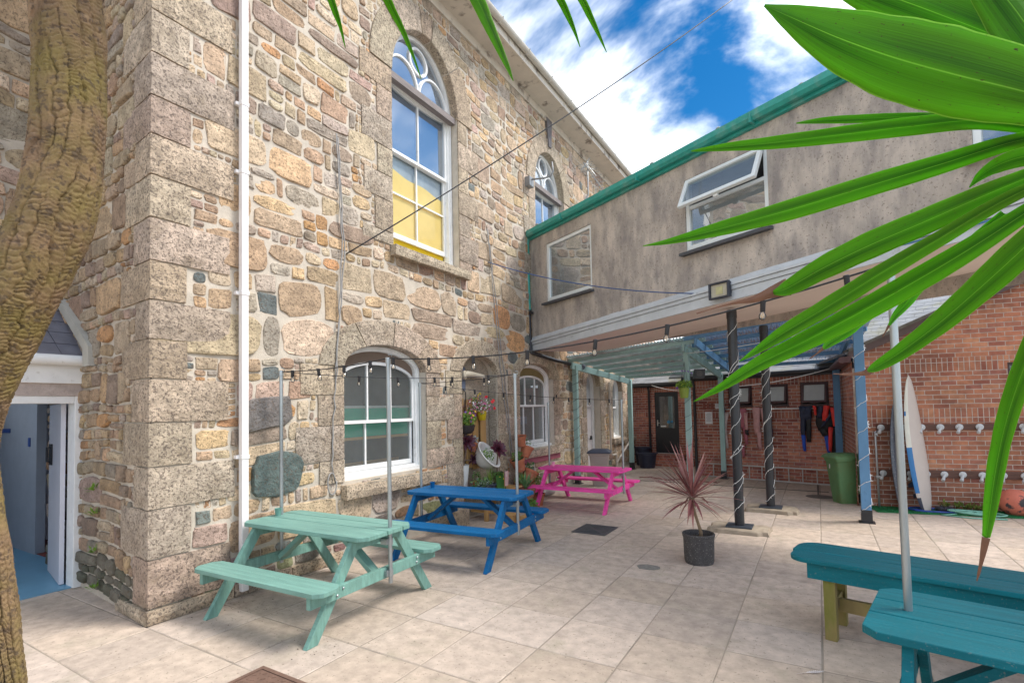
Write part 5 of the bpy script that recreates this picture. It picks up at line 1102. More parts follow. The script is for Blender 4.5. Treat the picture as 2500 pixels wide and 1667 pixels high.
m=MB(); m.tube([(1.75,10.32,.025),(1.55,10.22,.012),(1.9,10.14,.012),(2.3,10.2,.014),(2.2,10.3,.025)],.010,6); tag(m.build('rope_end',MATS['aqua_rope'],smooth=True),'loose end of pale aqua rope trailing onto the paving below the rope heap','rope')
coil('leash','blue leash coiled at the foot of the white surfboard',(1.50,10.46,0),.20,0,.010,mat('blue_leash',(.02,.06,.30,1),.4),5,2.1,.03,'leash')
m=MB(); rr=random.Random(4)
for _ in range(9): m.lathe([(0,0),(.05,.02),(.05,.06),(0,.08)],(1.64+rr.uniform(-.09,.09),10.55+rr.uniform(-.04,.04),.02),8,axis=(rr.uniform(-.4,.4),rr.uniform(-.4,.4),1))
tag(m.build('black_strap_heap',mat('black_fabric',(.02,.02,.03,1),.8,.2),smooth=True),'small heap of black straps beside the blue leash','strap')
t=thing('buoy','faded orange buoy with a black worn patch lying on the turf','buoy',(2.50,10.66,.20))
m=MB(); n=24; prof=[(0,-.20),(.10,-.185),(.17,-.12),(.205,-.02),(.20,.06),(.16,.14),(.10,.19),(.05,.21),(.045,.25),(0,.26)]; m.lathe(prof,(0,0,0),28,axis=(.75,.1,-.35)); m.build('body',mat('faded_orange',(.60,.17,.11,1),.7,.15,5,.002,30,col2=(.05,.045,.05,1),c2scale=2.6,c2pos=(.56,.60)),t,smooth=True)
m=MB(); wr2=random.Random(9)
for _ in range(14): tuft(m,(1.66+wr2.uniform(0,.55),10.72+wr2.uniform(-.02,.04),.03),10,.11,wr2,(0,-.5,.4))
tag(m.build('weed_patch',mat('olive_weed',(.14,.19,.03,1),.7,.4,30)),'low yellowish weeds growing at the foot of the gable wall behind the rope','weed')
# wetsuits hang from the rail (each one continuous mesh)
def cloth_tube(m,pts,ws,th=.03,n=10,mi=0):
    pts=[Vector(p) for p in pts]; vs=[];fs=[]; k=len(pts)
    for i,p in enumerate(pts):
        for j in range(n): a=2*math.pi*j/n; vs.append(p+Vector((math.cos(a)*ws[i]*.5,math.sin(a)*th*.5*(1+.25*math.sin(i*1.3+j)),.008*math.sin(j*2+i))))
    for i in range(k-1):
        for j in range(n): fs.append((i*n+j,i*n+(j+1)%n,(i+1)*n+(j+1)%n,(i+1)*n+j))
    fs+=[tuple(range(n-1,-1,-1)),tuple((k-1)*n+j for j in range(n))]; m.add(vs,fs,mi)
def limb(m,x0,z0,x1,z1,w0,w1,y=0,mi=0,n=8,th=.05,bow=.0):
    pts=[];ws=[]
    for i in range(n+1): s=i/n; pts.append((lerp(x0,x1,s)+bow*math.sin(s*math.pi),y+.012*math.sin(s*7+x0*9),lerp(z0,z1,s))); ws.append(lerp(w0,w1,s)*(1+.07*math.sin(s*11+x0*5)))
    cloth_tube(m,pts,ws,th,10,mi)
def neop(n,c): return mat(n,c,.6,.2,9,.004,20)
NV=neop('neoprene_navy',(.018,.025,.06,1)); BK2=neop('neoprene_black',(.010,.010,.013,1)); RD=neop('neoprene_red',(.75,.04,.03,1)); BU=neop('neoprene_blue',(.01,.08,.50,1)); PNK=neop('neoprene_pink',(.50,.27,.26,1)); PP_=neop('neoprene_purple',(.06,.03,.10,1)); ROSE=neop('neoprene_rose',(.35,.10,.13,1))
brz=math.atan2(FB.u.y,FB.u.x)
def suit(label,X,mats,parts,sc=1):
    t=thing('wetsuit',label,'wetsuit',FB(aB(X),1.67,.13),brz,'wetsuits drying on the rail'); m=MB()
    for p in parts: limb(m,*p[:6],y=p[6] if len(p)>6 else 0,mi=p[7] if len(p)>7 else 0,th=p[8] if len(p)>8 else .05)
    m.build('suit',mats,t,smooth=True)
suit('navy and black wetsuit with blue cuffs hanging left of the red one',-.30,[NV,BK2,BU],[(.02,.02,.0,-.62,.13,.09,0,0),(.0,-.60,.02,-.95,.085,.06,.0,2),(.12,.02,.10,-.75,.14,.09,.02,1),(.06,.03,.07,-.3,.26,.20,.01,0)])
suit('black wetsuit with bright red panels and blue cuffs beside the back blue post',.05,[BK2,RD,BU,NV],[(.05,.02,.08,-.5,.36,.30,0,0,.08),(-.02,-.3,.08,-.62,.18,.13,.0,0),(.09,-.6,.12,-.98,.10,.06,.0,2),(.2,-.4,.24,-1.05,.17,.12,.02,0),(.13,.04,.08,-.28,.12,.10,-.08,1),(.24,.0,.27,-.40,.09,.08,-.08,1),(.19,-.42,.16,-.92,.09,.06,-.09,1),(-.10,.04,-.08,-.16,.07,.04,-.08,1),(.02,.02,-.02,-.22,.10,.10,-.055,3),(.22,-.1,.02,-.42,.10,.06,-.06,3)])
suit('purple and pale cream wetsuit hanging beside the far teal post',-2.02,[PP_,neop('neoprene_cream',(.52,.42,.40,1))],[(.02,.02,.02,-.85,.13,.10,0,0),(.12,-.1,.06,-.55,.12,.09,-.03,1),(.07,-.5,.12,-.95,.10,.06,-.03,1)])
suit('rose pink wetsuit with black cuffs hanging behind the nearer black post',-1.62,[ROSE,BK2,PNK],[(.05,.0,.03,-.45,.24,.22,0,0),(-.02,-.4,-.02,-.9,.10,.06,0,0),(.12,-.4,.15,-.85,.11,.07,0,0),(.16,-.1,.17,-.5,.09,.07,-.03,2),(.17,-.5,.18,-.62,.09,.08,-.03,1),(.06,-.85,.07,-1.15,.10,.05,0,0)])
suit('pale pink wetsuit hanging beside the farther black post',-1.30,[PNK,NV],[(.06,.02,.07,-.6,.17,.13,0,0),(.10,-.55,.12,-.95,.11,.07,0,0),(.20,.0,.26,-.55,.12,.08,.02,0),(.34,-.1,.36,-.85,.10,.07,.02,1)])
# black speaker under the teal pergola
t=thing('speaker','small black speaker fixed to the tall front teal post','speaker',(-2.10,11.02,2.42),R(20)); m=MB(); m.obox((-.10,-.07,-.10),(.2,.02,0),(-.02,.14,0),(.03,0,.2)); m.build('cabinet',BLACKP,t,bevel=.008); m=MB(); m.lathe([(0,0),(.05,0),(.06,.01)],(0,-.075,0),16,axis=(0,-1,0)); m.build('cone',mat('speaker_cone',(.06,.06,.06,1),.6),t)
t=thing('small_spotlight','small blue-grey spotlight clipped to the left pergola beam','lamp',(-4.87,11.55,2.78)); m=MB(); m.lathe([(0,0),(.05,0),(.06,.10),(.055,.11),(0,.10)],(0,0,0),14,axis=(.2,-1,-.3)); m.build('head',mat('blue_grey_plastic',(.15,.17,.22,1),.5),t); m=MB(); m.tube([(0,0,0),(0,.03,.05)],.012,6); m.build('bracket',MATS['blue_grey_plastic'],t)
# ------------------------------------------------------------------ plants
TERRA=mat('terracotta',(.42,.14,.07,1),.85,.18,9,.002,40,col2=(.52,.32,.22,1),c2scale=6,c2pos=(.58,.8)); SOIL=mat('soil',(.06,.04,.028,1),.95,.5,60,.006,60)
def pot(par,c,r,h,mt,axis=None,rim=True,n=22):
    m=MB(); pr=[(r*.68,0),(r*.95,h*.82)]+([(r*1.06,h*.82),(r*1.08,h)] if rim else [(r,h)])+[(r*.96,h),(r*.90,h*.84),(0,h*.84)]
    m.lathe(pr,c,n,axis=axis); o=m.build('pot',mt,par,auto=35)
    m=MB(); m.lathe([(0,h*.86),(r*.9,h*.86)],c,n,axis=axis); s=m.build('soil',SOIL,o); return o
def blade(m,base,d,l,w_,droop,n=7,mi=0,nrm=None,taper=.35,fold=.25):
    base=Vector(base); d=Vector(d).normalized(); x=d.cross(Vector((0,0,1))); x=x.normalized() if x.length>.05 else Vector((1,0,0)); vs=[]; p=base.copy(); dd=d.copy()
    for i in range(n+1):
        s=i/n; ww=w_*.5*(min(1,taper+s*2.2) if s<.3 else 1)*(1-max(0,(s-.35)/.65)**1.6)
        up=x.cross(dd).normalized(); vs+=[p-x*ww+up*ww*fold,p.copy(),p+x*ww+up*ww*fold]; p=p+dd*(l/n); dd=(dd+Vector((0,0,-droop/n))).normalized()
    m.add(vs,[(3*i+q,3*i+q+1,3*i+q+4,3*i+q+3) for i in range(n) for q in (0,1)],mi)
# red cordyline in a black pot
t=thing('potted_cordyline','dark red spiky cordyline on a thin stem in a ribbed black pot','plant',(-1.24,6.15,0))
m=MB(); m.lathe([(.150,0),(.162,.03),(.168,.28),(.176,.30),(.180,.325),(.172,.335),(.158,.33),(.150,.27),(.150,.26),(0,.26)],(0,0,0),36); po=m.build('pot',mat('charcoal_pot',(.065,.06,.06,1),.75,.25,18,.004,60,speck=(70,(.3,.28,.26,1),.33,.8)),t,auto=35)
m=MB(); m.lathe([(0,.275),(.152,.272)],(0,0,0),24); m.build('soil',SOIL,po)
m=MB(); m.tube([(.03,0,.25),(.025,0,.36),(-.01,.0,.48),(-.05,0,.62),(-.06,0,.72)],[.026,.019,.016,.019,.03],10); m.build('stem',mat('cordyline_stem',(.22,.15,.09,1),.9,.3,20,.005,50),t,smooth=True)
m=MB(); r_=random.Random(17); c=Vector((-.06,0,.74))
for k in range(92):
    a=r_.uniform(0,6.283); q=r_.random(); el=R(lerp(-28,86,q**.9)); d=Vector((math.cos(a)*math.cos(el),math.sin(a)*math.cos(el),math.sin(el))); blade(m,c+d*.02+Vector((0,0,(q-.5)*.10)),d,r_.uniform(.42,.66)*(.9 if q<.2 else 1),r_.uniform(.024,.036),r_.uniform(.05,.35) if q>.25 else r_.uniform(.3,.8),8,r_.choice((0,0,1,2)))
m.build('crown',[mat('cordyline_red',(.30,.115,.105,1),.5,.25,20),mat('cordyline_dark',(.20,.06,.065,1),.45,.25,20),mat('cordyline_pink',(.42,.21,.18,1),.5,.2,20)],t)
# planters in and by the niche
WOODP=mat('new_pine',(.46,.27,.10,1),.7,.2,4,.003,20,stretch=(5,5,.6),col2=(.36,.19,.07,1),c2scale=3)
t=thing('pallet_panel','upright panel of pine boards standing in the wall niche behind the flowers','panel',(-5.17,6.84,.7))
for k in range(4):
    m=MB(); y=k*.215+.012*(k%2); zt=(1.28,1.26,1.29,1.17)[k]; zb=(-.0,.10,.06,.12)[k]; m.box(-.012+.008*(k%2),.012+.008*(k%2),y,y+.175,zb,zt); m.build('board',WOODP,t,bevel=.002)
for z in (.25,.95): m=MB(); m.box(-.04,-.014,.02,.80,z,z+.06); m.build('batten',WOODP,t)
LEAFG=mat('leaf_green',(.10,.22,.035,1),.55,.35,30); LEAFD=mat('leaf_dark_green',(.05,.12,.03,1),.55,.35,30); LIME=mat('leaf_lime',(.22,.34,.04,1),.55,.3,30)
FL={k:mat('petal_'+k,c,.5,.15,30) for k,c in dict(red=(.70,.02,.025,1),pink=(.55,.10,.25,1),purple=(.13,.04,.25,1),yellow=(.75,.50,.02,1),white=(.7,.66,.66,1),maroon=(.10,.015,.03,1)).items()}
def bush(par,c,r,n,mts,seed,s=.03,name='foliage',flat=1.0,hang=0):
    m=MB(); rr=random.Random(seed)
    for _ in range(n):
        d=Vector((rr.gauss(0,1),rr.gauss(0,1),rr.gauss(0,1)))
        if d.length<.01: continue
        d=d.normalized()*r*rr.random()**.45; p=Vector(c)+Vector((d.x,d.y,d.z*flat-(hang*rr.random()**2 if hang else 0))); nrm=Vector((rr.uniform(-1,1),rr.uniform(-1,1),rr.uniform(-.2,1))).normalized(); x=nrm.orthogonal().normalized(); y=nrm.cross(x); a=s*rr.uniform(.5,1.1)
        m.add([p-x*a,p-y*a*.5+nrm*a*.15,p+x*a,p+y*a*.5+nrm*a*.15],[(0,1,2,3)],rr.randrange(len(mts)))
    return m.build(name,mts,par)
def flowers(par,c,r,n,mt,seed,s=.022,flat=1.0):
    m=MB(); rr=random.Random(seed)
    for _ in range(n):
        d=Vector((rr.gauss(0,1),rr.gauss(0,1),rr.gauss(0,1))).normalized()*r*rr.uniform(.75,1.08); p=Vector(c)+Vector((d.x,d.y,d.z*flat)); nrm=(Vector((d.x,d.y,d.z))/r+Vector((.6,-.4,.3))).normalized(); x=nrm.orthogonal().normalized(); y=nrm.cross(x)
        for k in range(5): a=k*1.2566; u=x*math.cos(a)+y*math.sin(a); v=x*math.cos(a+.63)+y*math.sin(a+.63); w2=x*math.cos(a-.63)+y*math.sin(a-.63); m.add([p,p+w2*s*.75+nrm*s*.1,p+u*s,p+v*s*.75+nrm*s*.1],[(0,1,2,3)])
    return m.build('blossom',mt,par)
G1='flower pots in and around the wall niche'
t=thing('hanging_basket','black hanging basket of green leaves with small purple and yellow flowers in the niche','plant',(-5.08,6.97,1.38),0,G1)
m=MB(); m.lathe([(0,0),(.09,.01),(.13,.06),(.15,.14),(.155,.15),(.14,.14)],(0,0,0),20); m.build('basket',mat('dark_basket',(.04,.03,.03,1),.8,.3,40,.004,60),t,smooth=True)
bush(t,(0,.0,.25),.19,520,[LIME,LEAFG],1,.026,flat=.7); flowers(t,(0,0,.28),.19,16,FL['yellow'],2); flowers(t,(0,-.03,.30),.19,16,FL['purple'],3); flowers(t,(.02,.02,.30),.18,9,FL['pink'],33)
m=MB(); m.tube([(-.3,0,.72),(-.05,0,.76),(0,0,.70),(0,0,.4)],.008,6); m.tube([(0,0,.62),(.12,0,.15)],.003,5); m.tube([(0,0,.62),(-.12,0,.15)],.003,5); m.build('bracket',BLACKP,t)
t=thing('hanging_basket','yellow pot overflowing with red and pink flowers high in the niche','plant',(-5.06,7.42,1.72),0,G1)
m=MB(); m.lathe([(.06,-.12),(.085,.03),(.09,.04),(.08,.03),(0,.03)],(.0,0,0),18); m.box(-.01,.01,-.09,-.02,-.05,.20) if False else None; m.build('pot',mat('yellow_tin',(.72,.56,.02,1),.4,.1),t,smooth=True)
bush(t,(0,-.12,.14),.24,620,[LEAFG,LEAFD,FL['white'],FL['pink']],4,.024,flat=.7); flowers(t,(.06,.10,.16),.15,7,FL['red'],5,.034); flowers(t,(0,-.1,.12),.24,26,FL['pink'],6,.018,.7); flowers(t,(0,-.15,.12),.24,10,FL['white'],7,.016,.7)
m=MB(); m.tube([(-.1,.02,.0),(-.1,.03,.32),(-.07,.05,.36),(-.04,.03,.33)],.010,6); m.build('hook',MATS['yellow_tin'],t)
t=thing('succulent_pot','small terracotta pot with a rosette succulent hung on the pine boards','plant',(-5.10,7.18,1.08),0,G1); pot(t,(0,0,0),.075,.15,TERRA)
def rosette(par,c,r,n,mts,seed,name='rosette',axis=(.6,-.5,.6)):
    m=MB(); q=Vector((0,0,1)).rotation_difference(Vector(axis).normalized())
    for k in range(n):
        a=k*2.39996; s=(k+1)/n; el=R(80-75*s); d=q@Vector((math.cos(a)*math.cos(el),math.sin(a)*math.cos(el),math.sin(el))); L_=r*(.35+.65*s); x=d.cross(q@Vector((0,0,1))).normalized(); up=x.cross(d); p=Vector(c)
        m.add([p,p+d*L_*.55-x*L_*.19+up*.004,p+d*L_*.85-x*L_*.13,p+d*L_,p+d*L_*.85+x*L_*.13,p+d*L_*.55+x*L_*.19+up*.004],[(0,1,2,3,4,5)],k%len(mts))
    return m.build(name,mts,par)
rosette(t,(.02,.03,.19),.10,16,[mat('grey_succulent',(.30,.30,.28,1),.6,.2,20)],1)
AEO=mat('aeonium_purple',(.085,.025,.045,1),.5,.3,20)
t=thing('aeonium','dark purple aeonium with two drooping heads growing in a tall white pot in the niche','plant',(-5.15,6.93,.45),0,G1)
m=MB(); m.lathe([(.085,0),(.125,.40),(.13,.42),(.118,.41),(.11,.36),(0,.36)],(0,0,0),22,sx=.9); m.build('pot',mat('white_plastic_pot',rgb(228,228,226),.5,.05),t,auto=35)
m=MB(); m.tube([(0,0,.36),(.03,.07,.6),(.03,.1,.78)],.014,8); m.tube([(.02,.04,.5),(.05,.2,.48)],.012,8); m.build('stem',mat('brown_stem',(.2,.14,.1,1),.9,.2,20),t)
rosette(t,(.05,.10,.80),.17,34,[AEO,FL['maroon']],2,axis=(.8,-.5,.1)); rosette(t,(.07,.24,.50),.13,26,[AEO],3,axis=(.7,-.3,-.3)); rosette(t,(.05,.22,.70),.11,22,[AEO],4,axis=(.7,-.3,.2))
bush(t,(0,-.05,.40),.08,60,[LEAFG],34,.03)
# white basin planter
t=thing('basin_planter','white ceramic wash basin tipped on its side and planted with succulents','planter',(-4.93,7.33,.97),0)
ax=Vector((.75,.10,.62)); m=MB(); n=26
m.lathe([(0,-.20),(.07,-.19),(.15,-.12),(.205,.0),(.225,.06),(.245,.075),(.235,.09),(.205,.08),(.185,.02),(.13,-.08),(0,-.12)],(0,0,0),n,axis=ax,sx=1.15); m.build('basin',mat('ceramic_white',rgb(222,218,212),.2,.05,4),t,smooth=True)
bush(t,ax*.04+Vector((.02,-.04,.02)),.13,200,[LEAFG,LIME],9,.022,name='succulents')
t=thing('aeonium','big dark purple aeonium rosette rising beside the white basin','plant',(-4.78,7.45,.55),0,G1); pot(t,(0,0,-.02),.10,.18,mat('olive_pot',(.12,.10,.07,1),.8,.2)); m=MB(); m.tube([(0,0,.1),(.01,-.03,.3),(.02,.0,.52)],.015,8); m.build('stem',MATS['brown_stem'],t); rosette(t,(.02,.0,.55),.185,44,[AEO,FL['maroon']],5,axis=(.85,-.35,.45))
# low pine table carrying the pots
t=thing('plant_stand','low pine plank stand carrying the plant pots below the niche','stand',(-4.86,7.3,0))
for k in range(4): m=MB(); m.box(-.30+k*.15,-.16+k*.15,-.52,.62,.40,.43); m.build('plank',WOODP,t,bevel=.002)
for x in (-.25,.22):
    for y in (-.42,.52): m=MB(); m.box(x-.03,x+.03,y-.03,y+.03,0,.40); m.build('leg',WOODP,t)
m=MB(); m.box(-.1,.5,-.40,-.31,.12,.15); m.box(.3,.6,.0,.06,.05,.2) if False else None; m.build('lower_plank',WOODP,t)
GP=mat('green_glazed_pot',(.045,.16,.03,1),.35,.15,6); NVP=mat('navy_trough',(.035,.045,.075,1),.5,.15)
t=thing('trough_planter','dark blue trough of low grey-green succulents on the plant stand','plant',(-4.78,6.98,.43),0,G1); m=MB(); m.lathe([(.15,0),(.17,.12),(.16,.12),(.14,.02)],(0,0,0),22,sy=1.5,sx=.8); m.build('pot',NVP,t,auto=35); bush(t,(0,0,.15),.19,300,[mat('grey_green_leaf',(.22,.28,.20,1),.6,.25,30),LEAFG],11,.026,flat=.5)
t=thing('grass_pot','pot of fine upright grassy leaves left of the green pot','plant',(-4.72,7.12,.43),0,G1); pot(t,(0,0,0),.10,.13,NVP); m=MB(); r_=random.Random(12)
for k in range(60): a=r_.uniform(0,6.28); el=R(r_.uniform(40,88)); blade(m,(0,0,.12),(math.cos(a)*math.cos(el),math.sin(a)*math.cos(el),math.sin(el)),r_.uniform(.18,.34),.010,r_.uniform(.1,.8),6,r_.randrange(2))
m.build('leaves',[LEAFG,LIME],t)
t=thing('green_pot','square-sided green glazed pot with trailing yellow buds','plant',(-4.66,7.34,.43),0,G1); m=MB(); m.lathe([(.10,0),(.135,.24),(.145,.26),(.13,.26),(.12,.2),(0,.2)],(0,0,0),4); m.build('pot',GP,t); bush(t,(0,.02,.26),.11,60,[LEAFG],13,.03,flat=.4); flowers(t,(.04,0,.17),.12,12,FL['yellow'],14,.010)
# little flag
t=thing('flag','small faded stars and stripes flag on a stick in front of the green pot','flag',(-4.50,7.22,.50)); m=MB(); m.tube([(0,0,-.08),(0,-.02,.30)],.003,6); m.build('stick',WOODP,t)
fu=Vector((.35,.92,0)).normalized(); Ff=Fr((0.01,-.02,.04),(0,0,1),(1,0,0)); 
m=MB()
for k in range(13):
    y0=-.01+k*.0085; m.obox((.005,y0,.02 if k<7 or True else 0),(.003,0,0),(0,.0085,0),(.01,0,.24 if k>=7 else .24),0 if k%2 else 1)
m.obox((.004,-.011,.165),(.0065,0,0),(0,.0605,0),(.004,0,.098),2)
for i in range(4):
    for j in range(5): m.box(.0165,.0185,-.004+i*.014,.002+i*.014,.175+j*.017,.181+j*.017,0)
m.build('cloth',[mat('flag_white',(.62,.58,.56,1),.8,.05),mat('flag_red',(.50,.14,.13,1),.8,.05),mat('flag_blue',(.09,.11,.22,1),.8,.05)],t)
t=thing('terracotta_pot','small terracotta pot with a sprig standing behind the grassy pot','plant',(-5.0,7.13,.43),0,G1); pot(t,(0,0,.0),.07,.17,TERRA); bush(t,(0,0,.24),.08,70,[LEAFG],15,.022)
t=thing('aloe','spiky green aloe in a wide patterned terracotta bowl','plant',(-4.55,8.0,.18),0,G1)
m=MB(); m.lathe([(.12,0),(.17,.10),(.185,.20),(.195,.21),(.18,.205),(.16,.17),(0,.17)],(0,0,0),26)
for k in range(10): a=k*.628; m.lathe([(0,0),(.025,.006),(0,.010)],(math.cos(a)*.160,math.sin(a)*.160,.11),8,axis=(math.cos(a),math.sin(a),-.3))
m.build('bowl',mat('red_clay',(.26,.11,.075,1),.8,.25,14,.004,40),t,auto=35); m=MB(); r_=random.Random(18)
for k in range(22): a=r_.uniform(0,6.28); el=R(r_.uniform(20,85)); blade(m,(0,0,.18),(math.cos(a)*math.cos(el),math.sin(a)*math.cos(el),math.sin(el)),r_.uniform(.22,.36),.04,r_.uniform(-.2,.3),6,0,taper=.9,fold=.5)
m.build('leaves',mat('aloe_green',(.13,.25,.10,1),.5,.2,10),t)
# leaning column of terracotta pots
t=thing('pot_tower','tower of tilted terracotta pots stacked on a rod against the wall by the second window','planter',(-4.78,8.33,.12))
specs=[(.0,.0,.0,.19,.30,(.10,.0,1)),(.03,.06,.28,.15,.25,(.25,.45,1)),(-.02,-.06,.52,.135,.24,(-.1,-.35,1)),(.0,.05,.76,.12,.21,(.2,.35,1)),(.0,-.03,.97,.10,.20,(0,-.2,1))]
for k,(x,y,z,r,h,a) in enumerate(specs): pot(t,(x,y,z),r,h,TERRA,axis=a)
for k,(x,y,z,n_,mt_) in enumerate(((-.05,-.12,.78,150,LEAFG),(.05,.14,.56,110,LEAFD),(.0,-.12,.36,150,LIME),(.05,.1,1.0,40,mat('grey_sprig',(.35,.36,.32,1),.7)))): bush(t,(x,y,z),.12,n_,[mt_,LEAFG],20+k,.028)
t=thing('fern','green ferny plant growing at the wall foot right of the pot tower','plant',(-4.72,8.62,.05),0,G1); pot(t,(0,0,0),.12,.2,TERRA); bush(t,(0,0,.38),.2,300,[LEAFG,LIME],30,.03)
t=thing('terracotta_pot','round terracotta pot with pink tinged succulents at the foot of the tower','plant',(-4.52,8.40,.0),0,G1); pot(t,(0,0,0),.13,.22,TERRA); bush(t,(0,0,.25),.12,140,[LEAFG,mat('pinkish',(.40,.25,.15,1),.6)],31,.03,flat=.5)
t=thing('terracotta_pot','small terracotta pot standing on the paving under the blue table bench end',
 'plant',(-4.05,7.35,.0),0,G1); pot(t,(0,0,0),.11,.2,TERRA); bush(t,(0,0,.24),.10,120,[LEAFG],32,.026)
t=thing('stone_trough','rough granite block lying on the paving between the aqua and blue tables','stone',(-4.86,6.20,0))
m=MB(); r_=random.Random(41); block(m,Fr((.17,-.25,0),(0,1,0),(1,0,0)),0,.55,0,.28,r_,0,e=.012); m.box(-.17,.15,-.24,.29,0,.27,0,(.44,.38,.3)); m.build('block',GRAN,t)
t=thing('log_seat','two short pine blocks under the far end of the blue table','timber',(-4.2,6.95,0)); 
for k in range(2): m=MB(); m.box(-.12+k*.3,.08+k*.3,-.1,.1,0,.14); m.build('block',WOODP,t,bevel=.004)
# hanging lime pot on the teal post
t=thing('hanging_pot','lime green pot with trailing plants hanging on the tall teal post','plant',(-2.36,10.80,1.93)); m=MB(); m.lathe([(.075,0),(.105,.20),(.115,.21),(.10,.205),(.09,.17),(0,.17)],(0,0,0),20); m.build('pot',mat('lime_pot',(.24,.33,.05,1),.5,.1),t,auto=35)
bush(t,(0,0,.27),.17,330,[LEAFG,LIME],21,.032,flat=.6); flowers(t,(0,0,.36),.24,8,FL['purple'],22,.028)
m=MB(); m.tube([(0,.05,.2),(0,.10,.75)],.004,5); m.tube([(.09,0,.2),(0,.10,.75)],.003,5); m.tube([(-.09,0,.2),(0,.10,.75)],.003,5); m.build('wire',CABLE,t)
# ------------------------------------------------------------------ cabbage palms close to the camera
LV=bpy.data.materials.new('palm_leaf'); LV.use_nodes=True
def leafmat():
    nt=LV.node_tree; N=nt.nodes; L=nt.links; b=N['Principled BSDF']; o=N['Material Output']
    u=N.new('ShaderNodeUVMap'); u.uv_map='UVMap'; sp=N.new('ShaderNodeSeparateXYZ'); L.new(u.outputs[0],sp.inputs[0])
    mp=N.new('ShaderNodeMapping'); mp.inputs['Scale'].default_value=(60,.9,1); L.new(u.outputs[0],mp.inputs[0])
    n=N.new('ShaderNodeTexNoise'); n.inputs['Scale'].default_value=1; n.inputs['Detail'].default_value=5; L.new(mp.outputs[0],n.inputs['Vector'])
    r=N.new('ShaderNodeValToRGB'); e=r.color_ramp.elements; e[0].position=.38;e[0].color=(.010,.075,.003,1); e[1].position=.64; e[1].color=(.055,.20,.006,1); L.new(n.outputs['Fac'],r.inputs[0])
    mp2=N.new('ShaderNodeMapping'); mp2.inputs['Scale'].default_value=(1.6,.5,1); L.new(u.outputs[0],mp2.inputs[0])
    n2=N.new('ShaderNodeTexNoise'); n2.inputs['Scale'].default_value=1.4; n2.inputs['Detail'].default_value=1; L.new(mp2.outputs[0],n2.inputs['Vector'])
    r2=N.new('ShaderNodeValToRGB'); r2.color_ramp.elements[0].position=.30; r2.color_ramp.elements[1].position=.75; L.new(n2.outputs['Fac'],r2.inputs[0])
    x=N.new('ShaderNodeMix'); x.data_type='RGBA'; L.new(r2.outputs[0],x.inputs[0]); L.new(r.outputs[0],x.inputs[6]); x.inputs[7].default_value=(.13,.34,.008,1)
    # pale margins and midrib
    def band(c,w,s):
        a=N.new('ShaderNodeMath'); a.operation='SUBTRACT'; L.new(sp.outputs[0],a.inputs[0]); a.inputs[1].default_value=c
        q=N.new('ShaderNodeMath'); q.operation='ABSOLUTE'; L.new(a.outputs[0],q.inputs[0]); d=N.new('ShaderNodeMapRange'); d.inputs[1].default_value=w; d.inputs[2].default_value=w+s; d.inputs[3].default_value=1; d.inputs[4].default_value=0; L.new(q.outputs[0],d.inputs[0]); return d.outputs[0]
    y=x.outputs[2]
    for c,w,s,col in ((.5,.003,.008,(.26,.46,.06,1)),(0,.012,.010,(.42,.48,.16,1)),(1,.012,.010,(.42,.48,.16,1))):
        z=N.new('ShaderNodeMix'); z.data_type='RGBA'; L.new(band(c,w,s),z.inputs[0]); L.new(y,z.inputs[6]); z.inputs[7].default_value=col; y=z.outputs[2]
    ed=N.new('ShaderNodeMath'); ed.operation='SUBTRACT'; L.new(sp.outputs[0],ed.inputs[0]); ed.inputs[1].default_value=.5
    eq=N.new('ShaderNodeMath'); eq.operation='ABSOLUTE'; L.new(ed.outputs[0],eq.inputs[0]); er=N.new('ShaderNodeMapRange'); er.inputs[1].default_value=.12; er.inputs[2].default_value=.5; er.inputs[3].default_value=0; er.inputs[4].default_value=.55; L.new(eq.outputs[0],er.inputs[0])
    z=N.new('ShaderNodeMix'); z.data_type='RGBA'; L.new(er.outputs[0],z.inputs[0]); L.new(y,z.inputs[6]); z.inputs[7].default_value=(.20,.42,.014,1); y=z.outputs[2]
    # brown specks
    n3=N.new('ShaderNodeTexNoise'); n3.inputs['Scale'].default_value=1; n3.inputs['Detail'].default_value=3; mp3=N.new('ShaderNodeMapping'); mp3.inputs['Scale'].default_value=(22,30,1); L.new(u.outputs[0],mp3.inputs[0]); L.new(mp3.outputs[0],n3.inputs['Vector'])
    r3=N.new('ShaderNodeValToRGB'); r3.color_ramp.elements[0].position=.66; r3.color_ramp.elements[1].position=.72; L.new(n3.outputs['Fac'],r3.inputs[0])
    z=N.new('ShaderNodeMix'); z.data_type='RGBA'; L.new(r3.outputs[0],z.inputs[0]); L.new(y,z.inputs[6]); z.inputs[7].default_value=(.09,.06,.02,1); y=z.outputs[2]
    L.new(y,b.inputs['Base Color']); b.inputs['Roughness'].default_value=.48; b.inputs['Specular IOR Level'].default_value=.3
    bn=N.new('ShaderNodeBump'); bn.inputs['Distance'].default_value=.0012; L.new(n.outputs['Fac'],bn.inputs['Height']); L.new(bn.outputs[0],b.inputs['Normal'])
    tr=N.new('ShaderNodeBsdfTranslucent'); ml=N.new('ShaderNodeMix'); ml.data_type='RGBA'; ml.blend_type='MULTIPLY'; ml.inputs[0].default_value=1; L.new(y,ml.inputs[6]); ml.inputs[7].default_value=(1.5,2.0,.5,1); L.new(ml.outputs[2],tr.inputs[0])
    ms=N.new('ShaderNodeMixShader'); ms.inputs[0].default_value=.5; L.new(b.outputs[0],ms.inputs[1]); L.new(tr.outputs[0],ms.inputs[2]); L.new(ms.outputs[0],o.inputs[0])
leafmat()
FWD=Vector((-math.sin(YAW)*math.cos(PITCH),math.cos(YAW)*math.cos(PITCH),math.sin(PITCH)))
DRYM=mat('dry_leaf',(.17,.085,.055,1),.85,.3,14,.002,40,stretch=(1,1,1))
